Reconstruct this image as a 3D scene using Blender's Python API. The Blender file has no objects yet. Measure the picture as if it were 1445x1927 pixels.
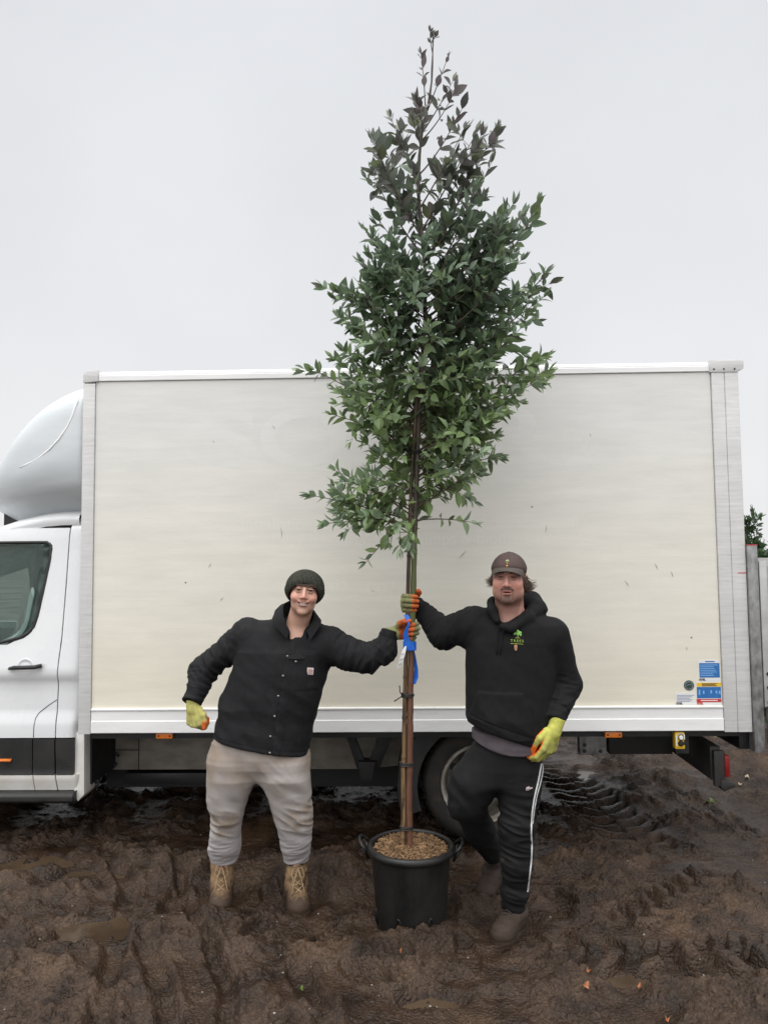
import bpy, bmesh, math, random
import numpy as np
from mathutils import Vector, Matrix, Quaternion
R = math.radians
random.seed(7)
SC = bpy.context.scene
COL = SC.collection

# ------------------------------------------------------------------ camera
CAM_Z, FPX, PITCH = 1.83, 1400.0, 0.0618
cam_d = bpy.data.cameras.new('camera'); cam = bpy.data.objects.new('camera', cam_d); COL.objects.link(cam)
cam_d.sensor_fit = 'VERTICAL'; cam_d.sensor_height = 36.0; cam_d.lens = FPX/1927*36.0
cam_d.clip_start = 0.05; cam_d.clip_end = 2000
cam.location = (0, 0, CAM_Z); cam.rotation_euler = (math.pi/2 + PITCH, 0, 0)
SC.camera = cam
# ------------------------------------------------------------------ sky
w = bpy.data.worlds.new('World'); SC.world = w; w.use_nodes = True
nt = w.node_tree; nt.nodes.clear()
SUN_EL, SUN_ROT = R(58), R(200)
out = nt.nodes.new('ShaderNodeOutputWorld'); bg = nt.nodes.new('ShaderNodeBackground'); bg2 = nt.nodes.new('ShaderNodeBackground')
add = nt.nodes.new('ShaderNodeAddShader')
sky = nt.nodes.new('ShaderNodeTexSky'); sky.sky_type = 'NISHITA'; sky.sun_disc = False
sky.sun_elevation = SUN_EL; sky.sun_rotation = SUN_ROT; sky.dust_density = 6; sky.air_density = 1.0
nt.links.new(sky.outputs[0], bg.inputs[0]); bg.inputs[1].default_value = 0.006
tc = nt.nodes.new('ShaderNodeTexCoord'); sep = nt.nodes.new('ShaderNodeSeparateXYZ')
nt.links.new(tc.outputs['Generated'], sep.inputs[0])
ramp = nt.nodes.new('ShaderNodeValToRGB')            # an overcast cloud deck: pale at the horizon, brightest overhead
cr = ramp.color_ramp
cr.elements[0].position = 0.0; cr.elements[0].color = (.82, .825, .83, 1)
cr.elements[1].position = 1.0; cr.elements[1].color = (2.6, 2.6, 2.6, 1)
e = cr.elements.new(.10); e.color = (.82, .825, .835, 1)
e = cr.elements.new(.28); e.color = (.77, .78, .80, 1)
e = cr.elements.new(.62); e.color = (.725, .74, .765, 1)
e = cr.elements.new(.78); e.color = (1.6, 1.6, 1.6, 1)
nt.links.new(sep.outputs[2], ramp.inputs[0])
cn = nt.nodes.new('ShaderNodeTexNoise'); cn.inputs['Scale'].default_value = 2.2; cn.inputs['Detail'].default_value = 4
nt.links.new(tc.outputs['Generated'], cn.inputs[0])
cm = nt.nodes.new('ShaderNodeMapRange'); cm.inputs[1].default_value = .3; cm.inputs[2].default_value = .7
cm.inputs[3].default_value = .94; cm.inputs[4].default_value = 1.05
nt.links.new(cn.outputs[0], cm.inputs[0])
vm = nt.nodes.new('ShaderNodeVectorMath'); vm.operation = 'SCALE'
nt.links.new(ramp.outputs[0], vm.inputs[0]); nt.links.new(cm.outputs[0], vm.inputs['Scale'])
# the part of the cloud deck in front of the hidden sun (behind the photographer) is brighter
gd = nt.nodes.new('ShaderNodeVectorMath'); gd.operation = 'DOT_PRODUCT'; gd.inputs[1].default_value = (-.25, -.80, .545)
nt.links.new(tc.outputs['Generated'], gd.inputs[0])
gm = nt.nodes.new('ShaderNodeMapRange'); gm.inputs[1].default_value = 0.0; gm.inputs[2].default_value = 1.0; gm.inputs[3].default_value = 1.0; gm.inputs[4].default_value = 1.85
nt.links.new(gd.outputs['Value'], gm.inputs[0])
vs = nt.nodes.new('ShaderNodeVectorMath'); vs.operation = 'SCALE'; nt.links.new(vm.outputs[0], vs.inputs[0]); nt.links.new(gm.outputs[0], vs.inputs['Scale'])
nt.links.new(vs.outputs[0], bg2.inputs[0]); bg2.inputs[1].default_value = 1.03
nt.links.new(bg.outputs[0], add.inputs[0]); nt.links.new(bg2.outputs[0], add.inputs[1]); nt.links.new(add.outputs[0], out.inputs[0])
# ------------------------------------------------------------------ sun behind thick cloud
sd = bpy.data.lights.new('sun', 'SUN'); sd.energy = 0.7; sd.angle = R(60); sd.color = (1, .975, .94)
so = bpy.data.objects.new('sun', sd); COL.objects.link(so)
so.rotation_euler = (R(90)-SUN_EL, 0, R(-22))
SC.view_settings.view_transform = 'Standard'; SC.view_settings.look = 'None'
SC.view_settings.exposure = 0.0; SC.view_settings.gamma = 1.0
try: SC.cycles.max_bounces = 8
except Exception: pass

# ------------------------------------------------------------------ measuring helpers
CP, SP = math.cos(PITCH), math.sin(PITCH)
def ray(px, py):
    u = (px-722.5)/FPX; v = (963.5-py)/FPX
    return np.array([u, CP - v*SP, SP + v*CP])
def P(px, py, Y):
    d = ray(px, py); return np.array([0, 0, CAM_Z]) + d*(Y/d[1])
def G(px, py, z=0.0):
    d = ray(px, py); return np.array([0, 0, CAM_Z]) + d*((z-CAM_Z)/d[2])

# ------------------------------------------------------------------ materials
MATS = {}
def pm(name, c1, c2=None, scale=8, rough=.6, rvar=0.1, bump=0.0, bscale=None, metal=0, stretch=(1, 1, 1), spec=.5, attr=None,
       detail=5, lo=.35, hi=.65, coat=0, extra=None, bdist=.01):
    """noise-mixed principled material; attr = colour attribute that replaces / multiplies the base"""
    if name in MATS: return MATS[name]
    m = bpy.data.materials.new(name); m.use_nodes = True; t = m.node_tree; b = t.nodes['Principled BSDF']
    L = t.links.new
    co = t.nodes.new('ShaderNodeTexCoord'); mp = t.nodes.new('ShaderNodeMapping'); L(co.outputs['Object'], mp.inputs[0])
    mp.inputs['Scale'].default_value = stretch
    n = t.nodes.new('ShaderNodeTexNoise'); n.inputs['Scale'].default_value = scale; n.inputs['Detail'].default_value = detail
    n.inputs['Roughness'].default_value = .6
    L(mp.outputs[0], n.inputs[0])
    mr = t.nodes.new('ShaderNodeMapRange'); mr.inputs[1].default_value = lo; mr.inputs[2].default_value = hi; L(n.outputs[0], mr.inputs[0])
    mx = t.nodes.new('ShaderNodeMix'); mx.data_type = 'RGBA'
    mx.inputs[6].default_value = (*c1, 1); mx.inputs[7].default_value = (*(c2 or c1), 1); L(mr.outputs[0], mx.inputs[0])
    colr = mx.outputs[2]
    if attr:
        at = t.nodes.new('ShaderNodeAttribute'); at.attribute_name = attr
        mm = t.nodes.new('ShaderNodeMix'); mm.data_type = 'RGBA'; mm.blend_type = 'MULTIPLY'; mm.inputs[0].default_value = 1
        L(colr, mm.inputs[6]); L(at.outputs['Color'], mm.inputs[7]); colr = mm.outputs[2]
    if extra: colr = extra(t, colr, mp, b)
    L(colr, b.inputs['Base Color'])
    rr = t.nodes.new('ShaderNodeMapRange'); rr.inputs[3].default_value = max(0, rough-rvar); rr.inputs[4].default_value = min(1, rough+rvar)
    L(mr.outputs[0], rr.inputs[0]); L(rr.outputs[0], b.inputs['Roughness'])
    b.inputs['Metallic'].default_value = metal; b.inputs['Specular IOR Level'].default_value = spec
    b.inputs['Coat Weight'].default_value = coat
    if bump:
        n2 = t.nodes.new('ShaderNodeTexNoise'); n2.inputs['Scale'].default_value = bscale or scale*4; n2.inputs['Detail'].default_value = 6
        L(mp.outputs[0], n2.inputs[0])
        bp = t.nodes.new('ShaderNodeBump'); bp.inputs['Strength'].default_value = bump; bp.inputs['Distance'].default_value = bdist
        L(n2.outputs[0], bp.inputs['Height']); L(bp.outputs[0], b.inputs['Normal'])
    MATS[name] = m
    return m

# ------------------------------------------------------------------ objects
def tag(o, label=None, cat=None, group=None, kind=None):
    if label: o['label'] = label
    if cat: o['category'] = cat
    if group: o['group'] = group
    if kind: o['kind'] = kind
    return o
def empty(name, loc=(0, 0, 0), rot=(0, 0, 0)):
    o = bpy.data.objects.new(name, None); COL.objects.link(o); o.location = loc; o.rotation_euler = rot; o.empty_display_size = .1
    return o
def adopt(o, parent):
    """parent keeping the child's world geometry (vertices are given in world space when world=True builders are used)"""
    o.parent = parent
    o.matrix_parent_inverse = Matrix.Identity(4)
    return o
def np_mesh(name, V, Fq, mat=None, parent=None, smooth=True, cols=None, world=False, uvname=None, mats=None, midx=None):
    V = np.asarray(V, np.float32); me = bpy.data.meshes.new(name)
    if world and parent is not None:
        V = V - np.array(parent.location, np.float32)
    if isinstance(Fq, np.ndarray):
        n, k = Fq.shape
        me.vertices.add(len(V)); me.vertices.foreach_set('co', V.ravel())
        me.loops.add(n*k); me.loops.foreach_set('vertex_index', Fq.astype(np.int32).ravel())
        me.polygons.add(n); me.polygons.foreach_set('loop_start', np.arange(0, n*k, k, dtype=np.int32))
        me.polygons.foreach_set('loop_total', np.full(n, k, np.int32))
        me.update(calc_edges=True); me.validate()
    else:
        me.from_pydata([tuple(map(float, v)) for v in V], [], Fq); me.update()
    if smooth: me.polygons.foreach_set('use_smooth', np.ones(len(me.polygons), bool))
    if cols is not None:
        at = me.color_attributes.new('Col', 'FLOAT_COLOR', 'POINT')
        c = np.ones((len(V), 4), np.float32); c[:, :3] = cols; at.data.foreach_set('color', c.ravel())
    if mats:
        for m in mats: me.materials.append(m)
        if midx is not None: me.polygons.foreach_set('material_index', np.asarray(midx, np.int32))
    elif mat: me.materials.append(mat)
    o = bpy.data.objects.new(name, me); COL.objects.link(o)
    if parent is not None: o.parent = parent
    return o
class MB:
    """collects primitives (numpy) into one mesh"""
    def __init__(s): s.v = []; s.f = []
    def add(s, V, F):
        b = len(s.v); s.v += [tuple(map(float, p)) for p in V]; s.f += [tuple(i+b for i in f) for f in F]; return s
    def box(s, lo, hi, M=None):
        (a, b, c), (d, e, f) = lo, hi
        V = [(a,b,c),(d,b,c),(d,e,c),(a,e,c),(a,b,f),(d,b,f),(d,e,f),(a,e,f)]
        if M is not None: V = [tuple(M @ Vector(v)) for v in V]
        return s.add(V, [(0,3,2,1),(4,5,6,7),(0,1,5,4),(1,2,6,5),(2,3,7,6),(3,0,4,7)])
    def prism(s, pts, y0, y1):
        """polygon in (x,z), extruded y0..y1"""
        n = len(pts); V = [(p[0], y0, p[1]) for p in pts]+[(p[0], y1, p[1]) for p in pts]
        F = [tuple(range(n)), tuple(range(2*n-1, n-1, -1))]+[(i, i+n, (i+1) % n+n, (i+1) % n) for i in range(n)]
        return s.add(V, F)
    def tube(s, pts, r, n=8, cap=True, flat=1.0):
        pts = [np.array(p, float) for p in pts]; rs = r if hasattr(r, '__len__') else [r]*len(pts)
        up = None; V = []; F = []
        for i, p in enumerate(pts):
            t = pts[min(i+1, len(pts)-1)]-pts[max(i-1, 0)]; t = t/(np.linalg.norm(t)+1e-9)
            if up is None:
                up = np.array([0, 0, 1.]) if abs(t[2]) < .9 else np.array([1., 0, 0])
            a = np.cross(up, t); a /= np.linalg.norm(a)+1e-9; b = np.cross(t, a); up = b
            for k in range(n):
                th = 2*math.pi*k/n; V.append(p+rs[i]*(math.cos(th)*a+math.sin(th)*b*flat))
        for i in range(len(pts)-1):
            for k in range(n):
                k2 = (k+1) % n; F.append((i*n+k, i*n+k2, (i+1)*n+k2, (i+1)*n+k))
        if cap: F.append(tuple(range(n-1, -1, -1))); F.append(tuple((len(pts)-1)*n+k for k in range(n)))
        return s.add(V, F)
    def lathe(s, prof, n=32, c=(0, 0, 0), axis='z', closed=False):
        V = []; F = []; m = len(prof)
        for k in range(n):
            th = 2*math.pi*k/n; co, si = math.cos(th), math.sin(th)
            for r, h in prof:
                p = (r*co, r*si, h) if axis == 'z' else ((r*co, h, r*si) if axis == 'y' else (h, r*co, r*si))
                V.append((p[0]+c[0], p[1]+c[1], p[2]+c[2]))
        for k in range(n):
            k2 = (k+1) % n
            for i in range(m-1 if not closed else m):
                j = (i+1) % m
                F.append((k*m+i, k2*m+i, k2*m+j, k*m+j) if axis != 'y' else (k*m+i, k*m+j, k2*m+j, k2*m+i))
        return s.add(V, F)
    def build(s, name, mat=None, parent=None, smooth=False, bevel=0, auto=None):
        me = bpy.data.meshes.new(name); me.from_pydata(s.v, [], s.f); me.update()
        bm = bmesh.new(); bm.from_mesh(me)
        bmesh.ops.remove_doubles(bm, verts=bm.verts, dist=1e-6)
        if bevel:
            ed = [e for e in bm.edges if len(e.link_faces) == 2 and e.calc_face_angle(0) > .5]
            bmesh.ops.bevel(bm, geom=ed, offset=bevel, segments=2, affect='EDGES', profile=.6)
        bmesh.ops.recalc_face_normals(bm, faces=bm.faces)
        if auto or bevel or smooth:
            lim = auto or R(40)
            for f in bm.faces: f.smooth = True
            if not (smooth and not auto):
                for e in bm.edges:
                    if len(e.link_faces) == 2 and e.calc_face_angle(0) > lim: e.smooth = False
        bm.to_mesh(me); bm.free()
        if mat: me.materials.append(mat)
        o = bpy.data.objects.new(name, me); COL.objects.link(o)
        if parent is not None: o.parent = parent
        return o
def text_mesh(name, body, size, mat, parent=None, M=None, extrude=.0006, align='CENTER', sx=1.0, bold=0, spacing=1.0):
    cu = bpy.data.curves.new(name, 'FONT'); cu.body = body; cu.size = size; cu.extrude = extrude; cu.align_x = align; cu.align_y = 'CENTER'
    cu.offset = bold; cu.space_character = spacing
    to = bpy.data.objects.new(name, cu); COL.objects.link(to)
    dg = bpy.context.evaluated_depsgraph_get(); dg.update()
    me = bpy.data.meshes.new_from_object(to.evaluated_get(dg)); bpy.data.objects.remove(to)
    me.transform(Matrix.Diagonal((sx, 1, 1, 1)))
    if M is not None: me.transform(M)
    me.materials.clear(); me.materials.append(mat); me.name = name
    o = bpy.data.objects.new(name, me); COL.objects.link(o)
    if parent is not None: o.parent = parent
    return o

# ------------------------------------------------------------------ numpy noise
_rs = np.random.RandomState(3)
_perm = np.concatenate([_rs.permutation(256)]*3).astype(np.int32)
_g3 = _rs.normal(size=(256, 3)).astype(np.float32); _g3 /= np.linalg.norm(_g3, axis=1)[:, None]
def pn3(x, y, z):
    x = np.asarray(x, np.float32); y = np.asarray(y, np.float32); z = np.asarray(z, np.float32)
    xi = np.floor(x).astype(np.int32); yi = np.floor(y).astype(np.int32); zi = np.floor(z).astype(np.int32)
    xf = x-xi; yf = y-yi; zf = z-zi
    u = xf*xf*xf*(xf*(xf*6-15)+10); v = yf*yf*yf*(yf*(yf*6-15)+10); ww = zf*zf*zf*(zf*(zf*6-15)+10)
    xi &= 255; yi &= 255; zi &= 255
    def g(a, b, c):
        h = _perm[_perm[_perm[xi+a]+yi+b]+zi+c]; gg = _g3[h]
        return gg[..., 0]*(xf-a)+gg[..., 1]*(yf-b)+gg[..., 2]*(zf-c)
    x0 = g(0,0,0)*(1-u)+g(1,0,0)*u; x1 = g(0,1,0)*(1-u)+g(1,1,0)*u
    x2 = g(0,0,1)*(1-u)+g(1,0,1)*u; x3 = g(0,1,1)*(1-u)+g(1,1,1)*u
    return (x0*(1-v)+x1*v)*(1-ww)+(x2*(1-v)+x3*v)*ww
def fbm3(x, y, z, o=4, g=.5):
    s = 0; a = 1
    for i in range(o): s = s+a*pn3(x, y, z); x = x*2.03+7.1; y = y*2.03+3.7; z = z*2.03+1.3; a *= g
    return s
def sst(a, b, x): t = np.clip((x-a)/(b-a), 0, 1); return t*t*(3-2*t)

# ------------------------------------------------------------------ distance fields -> mesh (surface nets)
def smin(a, b, k): h = np.clip(.5+.5*(b-a)/k, 0, 1); return b*(1-h)+a*h-k*h*(1-h)
def smax(a, b, k): return -smin(-a, -b, k)
def cap(p, a, b, ra, rb=None, fl=None):
    rb = ra if rb is None else rb
    a = np.asarray(a, np.float32); b = np.asarray(b, np.float32); ba = b-a
    q = p-a; t = np.clip((q @ ba)/(ba @ ba+1e-9), 0, 1)
    q = q-t[..., None]*ba
    if fl is not None: q = q*np.asarray(fl, np.float32)
    return np.sqrt((q*q).sum(-1))-(ra+(rb-ra)*t)
def chain(p, pts, rs, k=.02, fl=None):
    d = None
    for i in range(len(pts)-1):
        c = cap(p, pts[i], pts[i+1], rs[i], rs[i+1], fl)
        d = c if d is None else (np.minimum(d, c) if k == 0 else smin(d, c, k))
    return d
def ell(p, c, r, M=None):
    q = p-np.asarray(c, np.float32)
    if M is not None: q = q @ np.asarray(M, np.float32)
    r = np.asarray(r, np.float32)
    k0 = np.sqrt(((q/r)**2).sum(-1)); k1 = np.sqrt(((q/(r*r))**2).sum(-1))
    return k0*(k0-1)/(k1+1e-6)
def loft(p, rows, n=2.4, kz=.02):
    rows = sorted(rows); A = np.array(rows, np.float32); z = p[..., 2]
    cx = np.interp(z, A[:, 0], A[:, 1]); cy = np.interp(z, A[:, 0], A[:, 2]); a = np.interp(z, A[:, 0], A[:, 3]); b = np.interp(z, A[:, 0], A[:, 4])
    r = (np.abs((p[..., 0]-cx)/a)**n+np.abs((p[..., 1]-cy)/b)**n)**(1/n)
    d = (r-1)*np.minimum(a, b)
    return smax(smax(d, A[0, 0]-z, kz), z-A[-1, 0], kz).astype(np.float32)
def rotm(axis, ang):
    return np.array(Matrix.Rotation(ang, 3, axis), np.float32)
def surface(field, lo, hi, h, B=16, slack=1.8):
    lo = np.array(lo, np.float32); n = (np.ceil((np.array(hi)-lo)/h)).astype(int)+1
    n = ((n+B-1)//B)*B
    V = np.empty(tuple(n), np.float32)
    nb = n//B
    I = np.stack(np.meshgrid(*[np.arange(k) for k in nb], indexing='ij'), -1)
    cen = lo+(I*B+B/2)*h
    dc = field(cen.reshape(-1, 3).astype(np.float32)).reshape(nb)
    rad = B*h*.87*slack
    ax = np.arange(B)
    loc = np.stack(np.meshgrid(ax, ax, ax, indexing='ij'), -1).reshape(-1, 3)*h
    act = []
    for i, j, k in np.ndindex(*nb):
        if abs(dc[i, j, k]) > rad: V[i*B:(i+1)*B, j*B:(j+1)*B, k*B:(k+1)*B] = dc[i, j, k]
        else: act.append((i, j, k))
    CH = 24
    for s in range(0, len(act), CH):
        ch = act[s:s+CH]
        pts = np.concatenate([lo+np.array(c)*B*h+loc for c in ch]).astype(np.float32)
        d = field(pts).reshape(len(ch), B, B, B)
        for c, dd in zip(ch, d): i, j, k = c; V[i*B:(i+1)*B, j*B:(j+1)*B, k*B:(k+1)*B] = dd
    S = V < 0
    c8 = [(0,0,0),(1,0,0),(0,1,0),(1,1,0),(0,0,1),(1,0,1),(0,1,1),(1,1,1)]
    cnt = sum(S[a:n[0]-1+a, b:n[1]-1+b, c:n[2]-1+c].astype(np.int8) for a, b, c in c8)
    ci = np.argwhere((cnt > 0) & (cnt < 8))
    vals = np.stack([V[ci[:, 0]+a, ci[:, 1]+b, ci[:, 2]+c] for a, b, c in c8], 1)
    acc = np.zeros((len(ci), 3), np.float32); num = np.zeros(len(ci), np.float32)
    for e0, e1 in [(0,1),(2,3),(4,5),(6,7),(0,2),(1,3),(4,6),(5,7),(0,4),(1,5),(2,6),(3,7)]:
        a, b = vals[:, e0], vals[:, e1]; m = (a < 0) != (b < 0)
        t = np.where(m, a/(a-b+1e-12), 0); p0 = np.array(c8[e0], np.float32); p1 = np.array(c8[e1], np.float32)
        acc += m[:, None]*(p0+t[:, None]*(p1-p0)); num += m
    vert = lo+(ci+acc/num[:, None])*h
    idx = np.full(tuple(n-1), -1, np.int32); idx[ci[:, 0], ci[:, 1], ci[:, 2]] = np.arange(len(ci))
    quads = []
    for ax_ in range(3):
        sl0 = [slice(1, -1)]*3; sl1 = [slice(1, -1)]*3
        sl0[ax_] = slice(0, n[ax_]-1); sl1[ax_] = slice(1, n[ax_])
        A0, A1 = S[tuple(sl0)], S[tuple(sl1)]; ch = np.argwhere(A0 != A1)
        if not len(ch): continue
        pos = ch.copy(); o1, o2 = [(1, 2), (2, 0), (0, 1)][ax_]
        pos[:, o1] += 1; pos[:, o2] += 1
        def gi(d1, d2):
            q = pos.copy(); q[:, o1] -= d1; q[:, o2] -= d2
            return idx[q[:, 0], q[:, 1], q[:, 2]]
        Q = np.stack([gi(1, 1), gi(0, 1), gi(0, 0), gi(1, 0)], 1)
        flip = ~A0[ch[:, 0], ch[:, 1], ch[:, 2]]
        Q[flip] = Q[flip][:, ::-1]
        quads.append(Q)
    Q = np.concatenate(quads); Q = Q[(Q >= 0).all(1)]
    return vert, Q
# ================================================================== MUD GROUND
FEET = []      # (x, y, r) places pressed flat by what stands there
for (a, b, r_) in ((414, 1690, .13), (562, 1695, .13), (773, 1690, .21), (950, 1740, .16), (912, 1635, .15)):
    g = G(a, b); FEET.append((g[0], g[1], r_))
POOLS = [((40, 1625), .42, .16, -.030), ((150, 1650), .28, .10, -.028), ((60, 1890), .30, .10, -.028), ((810, 1880), .16, .09, -.030),
         ((1270, 1842), .34, .07, -.030), ((1120, 1455), .30, .20, -.03), ((150, 1740), .25, .10, -.022)]
def seg_st(x, y, a, b):
    d = b-a; L = np.hypot(*d); d = d/L
    return (x-a[0])*d[0]+(y-a[1])*d[1], -(x-a[0])*d[1]+(y-a[1])*d[0], L
def worley(x, y, s, seed=0):
    x = x*s; y = y*s; xi = np.floor(x).astype(np.int32); yi = np.floor(y).astype(np.int32)
    d1 = np.full(x.shape, 9., np.float32); d2 = d1.copy(); cid = np.zeros(x.shape, np.float32)
    for a in (-1, 0, 1):
        for b in (-1, 0, 1):
            cx = xi+a; cy = yi+b; hsh = _perm[_perm[(cx+seed) & 255]+(cy & 255)]
            px = cx+(_perm[hsh+17] & 255)/255.; py = cy+(_perm[hsh+91] & 255)/255.
            d = np.hypot(px-x, py-y).astype(np.float32)
            m = d < d1; d2 = np.where(m, d1, np.minimum(d2, d)); cid = np.where(m, hsh/255., cid); d1 = np.where(m, d, d1)
    return d1, d2, cid
def groove(h, x, y, pts, wdt, depth, rim=.018, wob=.03):
    gp = [G(*p)[:2] for p in pts]
    tt = np.full(x.shape, 9., np.float32)
    for a, b in zip(gp[:-1], gp[1:]):
        s, t, L = seg_st(x, y, a, b); s2 = np.clip(s, 0, L); tt = np.minimum(tt, np.hypot(s-s2, t))
    tt = np.abs(tt+wob*pn3(x*5, y*5, 3.3+0*x))
    return h-depth*np.exp(-(tt/wdt)**4)+rim*np.exp(-((tt-wdt*1.45)/(wdt*.4))**2)*(0.6+.8*pn3(x*9, y*9, 8+0*x))
def lugs(h, x, y, a, b, width, pitch, amp, curve=.5, soft=.10):
    a, b = G(*a)[:2], G(*b)[:2]; s, t, L = seg_st(x, y, a, b)
    s = s+.012*pn3(x*14, y*14, 1.+0*x); t = t+.012*pn3(x*12, y*12, 5.+0*x)
    win = sst(width*1.1, width*.8, np.abs(t))*sst(-.06, .03, s)*sst(L+.06, L-.03, s)
    ph = (s+curve*t*t/width*1.2+.25*pitch*np.sign(t))/pitch
    c = np.cos(2*np.pi*ph); bar = sst(-.15, .55, c)
    cutm = sst(.0, .018, np.abs(t))
    z = -.022+amp*bar*(.55+.45*cutm)*(.75+.7*pn3(x*7, y*7, 2.+0*x))
    return h*(1-win*.9)+z*win
def ground_h(x, y):
    x = np.asarray(x, np.float32); y = np.asarray(y, np.float32); z0 = 0*x
    far = sst(7.5, 12, y)+sst(4.5, 8, np.abs(x)); far = np.clip(far, 0, 1)
    wx = x+.10*pn3(x*3, y*3, z0+2)+.03*pn3(x*9, y*9, z0+4); wy = y+.10*pn3(x*3, y*3, z0+7)+.03*pn3(x*9, y*9, z0+9)
    h = .035*fbm3(x*.9, y*.9, z0+1, 3)
    mask = sst(-.12, .22, fbm3(x*1.7, y*2.1, z0+31, 3))
    r1 = 1-np.abs(pn3(wx*4.2, wy*5.5, z0+11))*2.6; h += .026*np.maximum(r1, -.3)*(.5+.6*mask)
    r2 = 1-np.abs(pn3(wx*11, wy*13, z0+21))*2.4
    h += .020*np.maximum(r2, -.2)*(.35+.9*mask)
    d1, d2, cid = worley(wx, wy, 11.); cl = sst(.0, .35, d2-d1)*(cid > .42)*(.4+.6*cid)
    h += .024*cl*mask
    d1, d2, cid = worley(wx+.3, wy-.2, 26., 5); cl = sst(.0, .4, d2-d1)*(cid > .3)
    m2 = sst(.0, .35, fbm3(x*3.3, y*3.3, z0+41, 2))
    h += .0150*cl*m2
    d1, d2, cid = worley(wx-.1, wy+.4, 52., 9); cl = sst(.0, .45, d2-d1)*(cid > .35)
    h += .0070*cl*(.15+m2)*(.2+mask)
    h += .0105*fbm3(wx*20, wy*24, z0+51, 4, .62)*(.12+1.15*mask)
    h += .0032*pn3(wx*70, wy*70, z0+61)
    h -= .012*(1-mask)
    # old wheel ruts and furrows pointing at the viewer
    for pts, wd, dp in (([(205, 1595), (245, 1680), (215, 1790), (190, 1925), (180, 2050)], .05, .045), ([(330, 1590), (345, 1660), (310, 1720)], .045, .03),
                        ([(270, 1760), (300, 1850), (330, 1960)], .05, .035), ([(395, 1790), (430, 1850), (425, 1940)], .045, .045),
                        ([(330, 1640), (372, 1740), (405, 1800)], .035, .03), ([(560, 1820), (600, 1900), (640, 2000)], .05, .03),
                        ([(1080, 1400), (1230, 1470), (1400, 1560)], .07, .04), ([(980, 1640), (1150, 1650), (1445, 1690)], .06, .03)):
        h = groove(h, x, y, pts, wd, dp)
    h = lugs(h, x, y, (1600, 1800), (1215, 1815), .17, .165, .105)
    h = lugs(h, x, y, (1000, 1785), (1215, 1800), .15, .17, .065)
    h = lugs(h, x, y, (1330, 1650), (1180, 1745), .12, .14, .07)
    h = lugs(h, x, y, (1040, 1440), (1210, 1600), .24, .15, .050)
    h = lugs(h, x, y, (100, 1800), (215, 1720), .14, .15, .035)
    # bank of squeezed-up mud along the near wheels of the truck, and a dip behind it
    bank = np.exp(-((y-4.42-.05*pn3(x*2, z0, z0))/.16)**2)*sst(.55, .0, x)
    h += .035*bank*(1+.8*pn3(x*6, y*6, z0+5))
    h -= .05*np.exp(-((y-4.95)/.25)**2)*sst(.2, -.2, x)
    for (c, rx, ry, lv) in POOLS:
        g = G(*c); q = np.hypot((x-g[0])/rx, (y-g[1])/ry)+.75*fbm3(x*3.5, y*5, z0+71, 4)
        k = sst(1.25, .55, q); h = h*(1-k*.45)+(-.044)*k
        qr = np.hypot((x-g[0])/rx, (y-g[1])/ry); k2 = sst(1.25, 1.55, qr)*sst(2.25, 1.95, qr); h = h*(1-k2)+np.maximum(h, lv+.005+.006*np.abs(pn3(x*12, y*12, z0+2)))*k2
    for (a, b, r_) in FEET:
        q = np.hypot(x-a, y-b); k = sst(r_*1.35, r_*.75, q); h = h*(1-k)-.012*k
        h += .024*np.exp(-((q-r_*1.45)/(r_*.22))**2)*(.4+1.2*pn3(x*9, y*9, z0+6))
    g_ = G(773, 1728); h += .045*np.exp(-(((x-g_[0])/.17)**2+((y-3.66)/.055)**2)**1.5)*(.75+.9*pn3(x*16, y*16, z0+3))
    # shoe prints
    for (a, b, an) in ((515, 1700, .5), (480, 1760, -.2), (690, 1840, .9), (1060, 1700, .3), (880, 1800, .1), (620, 1760, -.5), (830, 1660, .2)):
        g = G(a, b); ca, sa = math.cos(an), math.sin(an); dx = x-g[0]; dy = y-g[1]; u = dx*ca+dy*sa; v = -dx*sa+dy*ca
        q = np.hypot(u/.055, v/.15); k = sst(1.05, .85, q)
        h = h*(1-.8*k)+k*(-.022+.004*np.sign(np.sin(v*150)))+.014*np.exp(-((q-1.2)/.15)**2)
    return h*(1-far*.8)

def axis_pts(a, b, step, lo, hi, g=1.06):
    m = list(np.arange(a, b, step)); s = step; x = a
    L = []
    while x > lo: s *= g; x -= s; L.append(x)
    Rr = []; s = step; x = m[-1]
    while x < hi: s *= g; x += s; Rr.append(x)
    return np.array(L[::-1]+m+Rr, np.float32)
XS = axis_pts(-2.3, 3.4, .0092, -420, 420)
YS = np.concatenate([axis_pts(2.5, 5.3, .0078, -300, 5.29, 1.045)[:-1], axis_pts(5.3, 8.2, .017, 5.299, 700, 1.06)]); YS = np.unique(YS)
gx, gy = np.meshgrid(XS, YS, indexing='ij')
gh = ground_h(gx, gy)
nx, ny = gx.shape
V = np.stack([gx, gy, gh], -1).reshape(-1, 3)
ii = (np.arange(nx-1)[:, None]*ny+np.arange(ny-1)[None, :]).ravel()
Fq = np.stack([ii, ii+ny, ii+ny+1, ii+1], 1)
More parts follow.
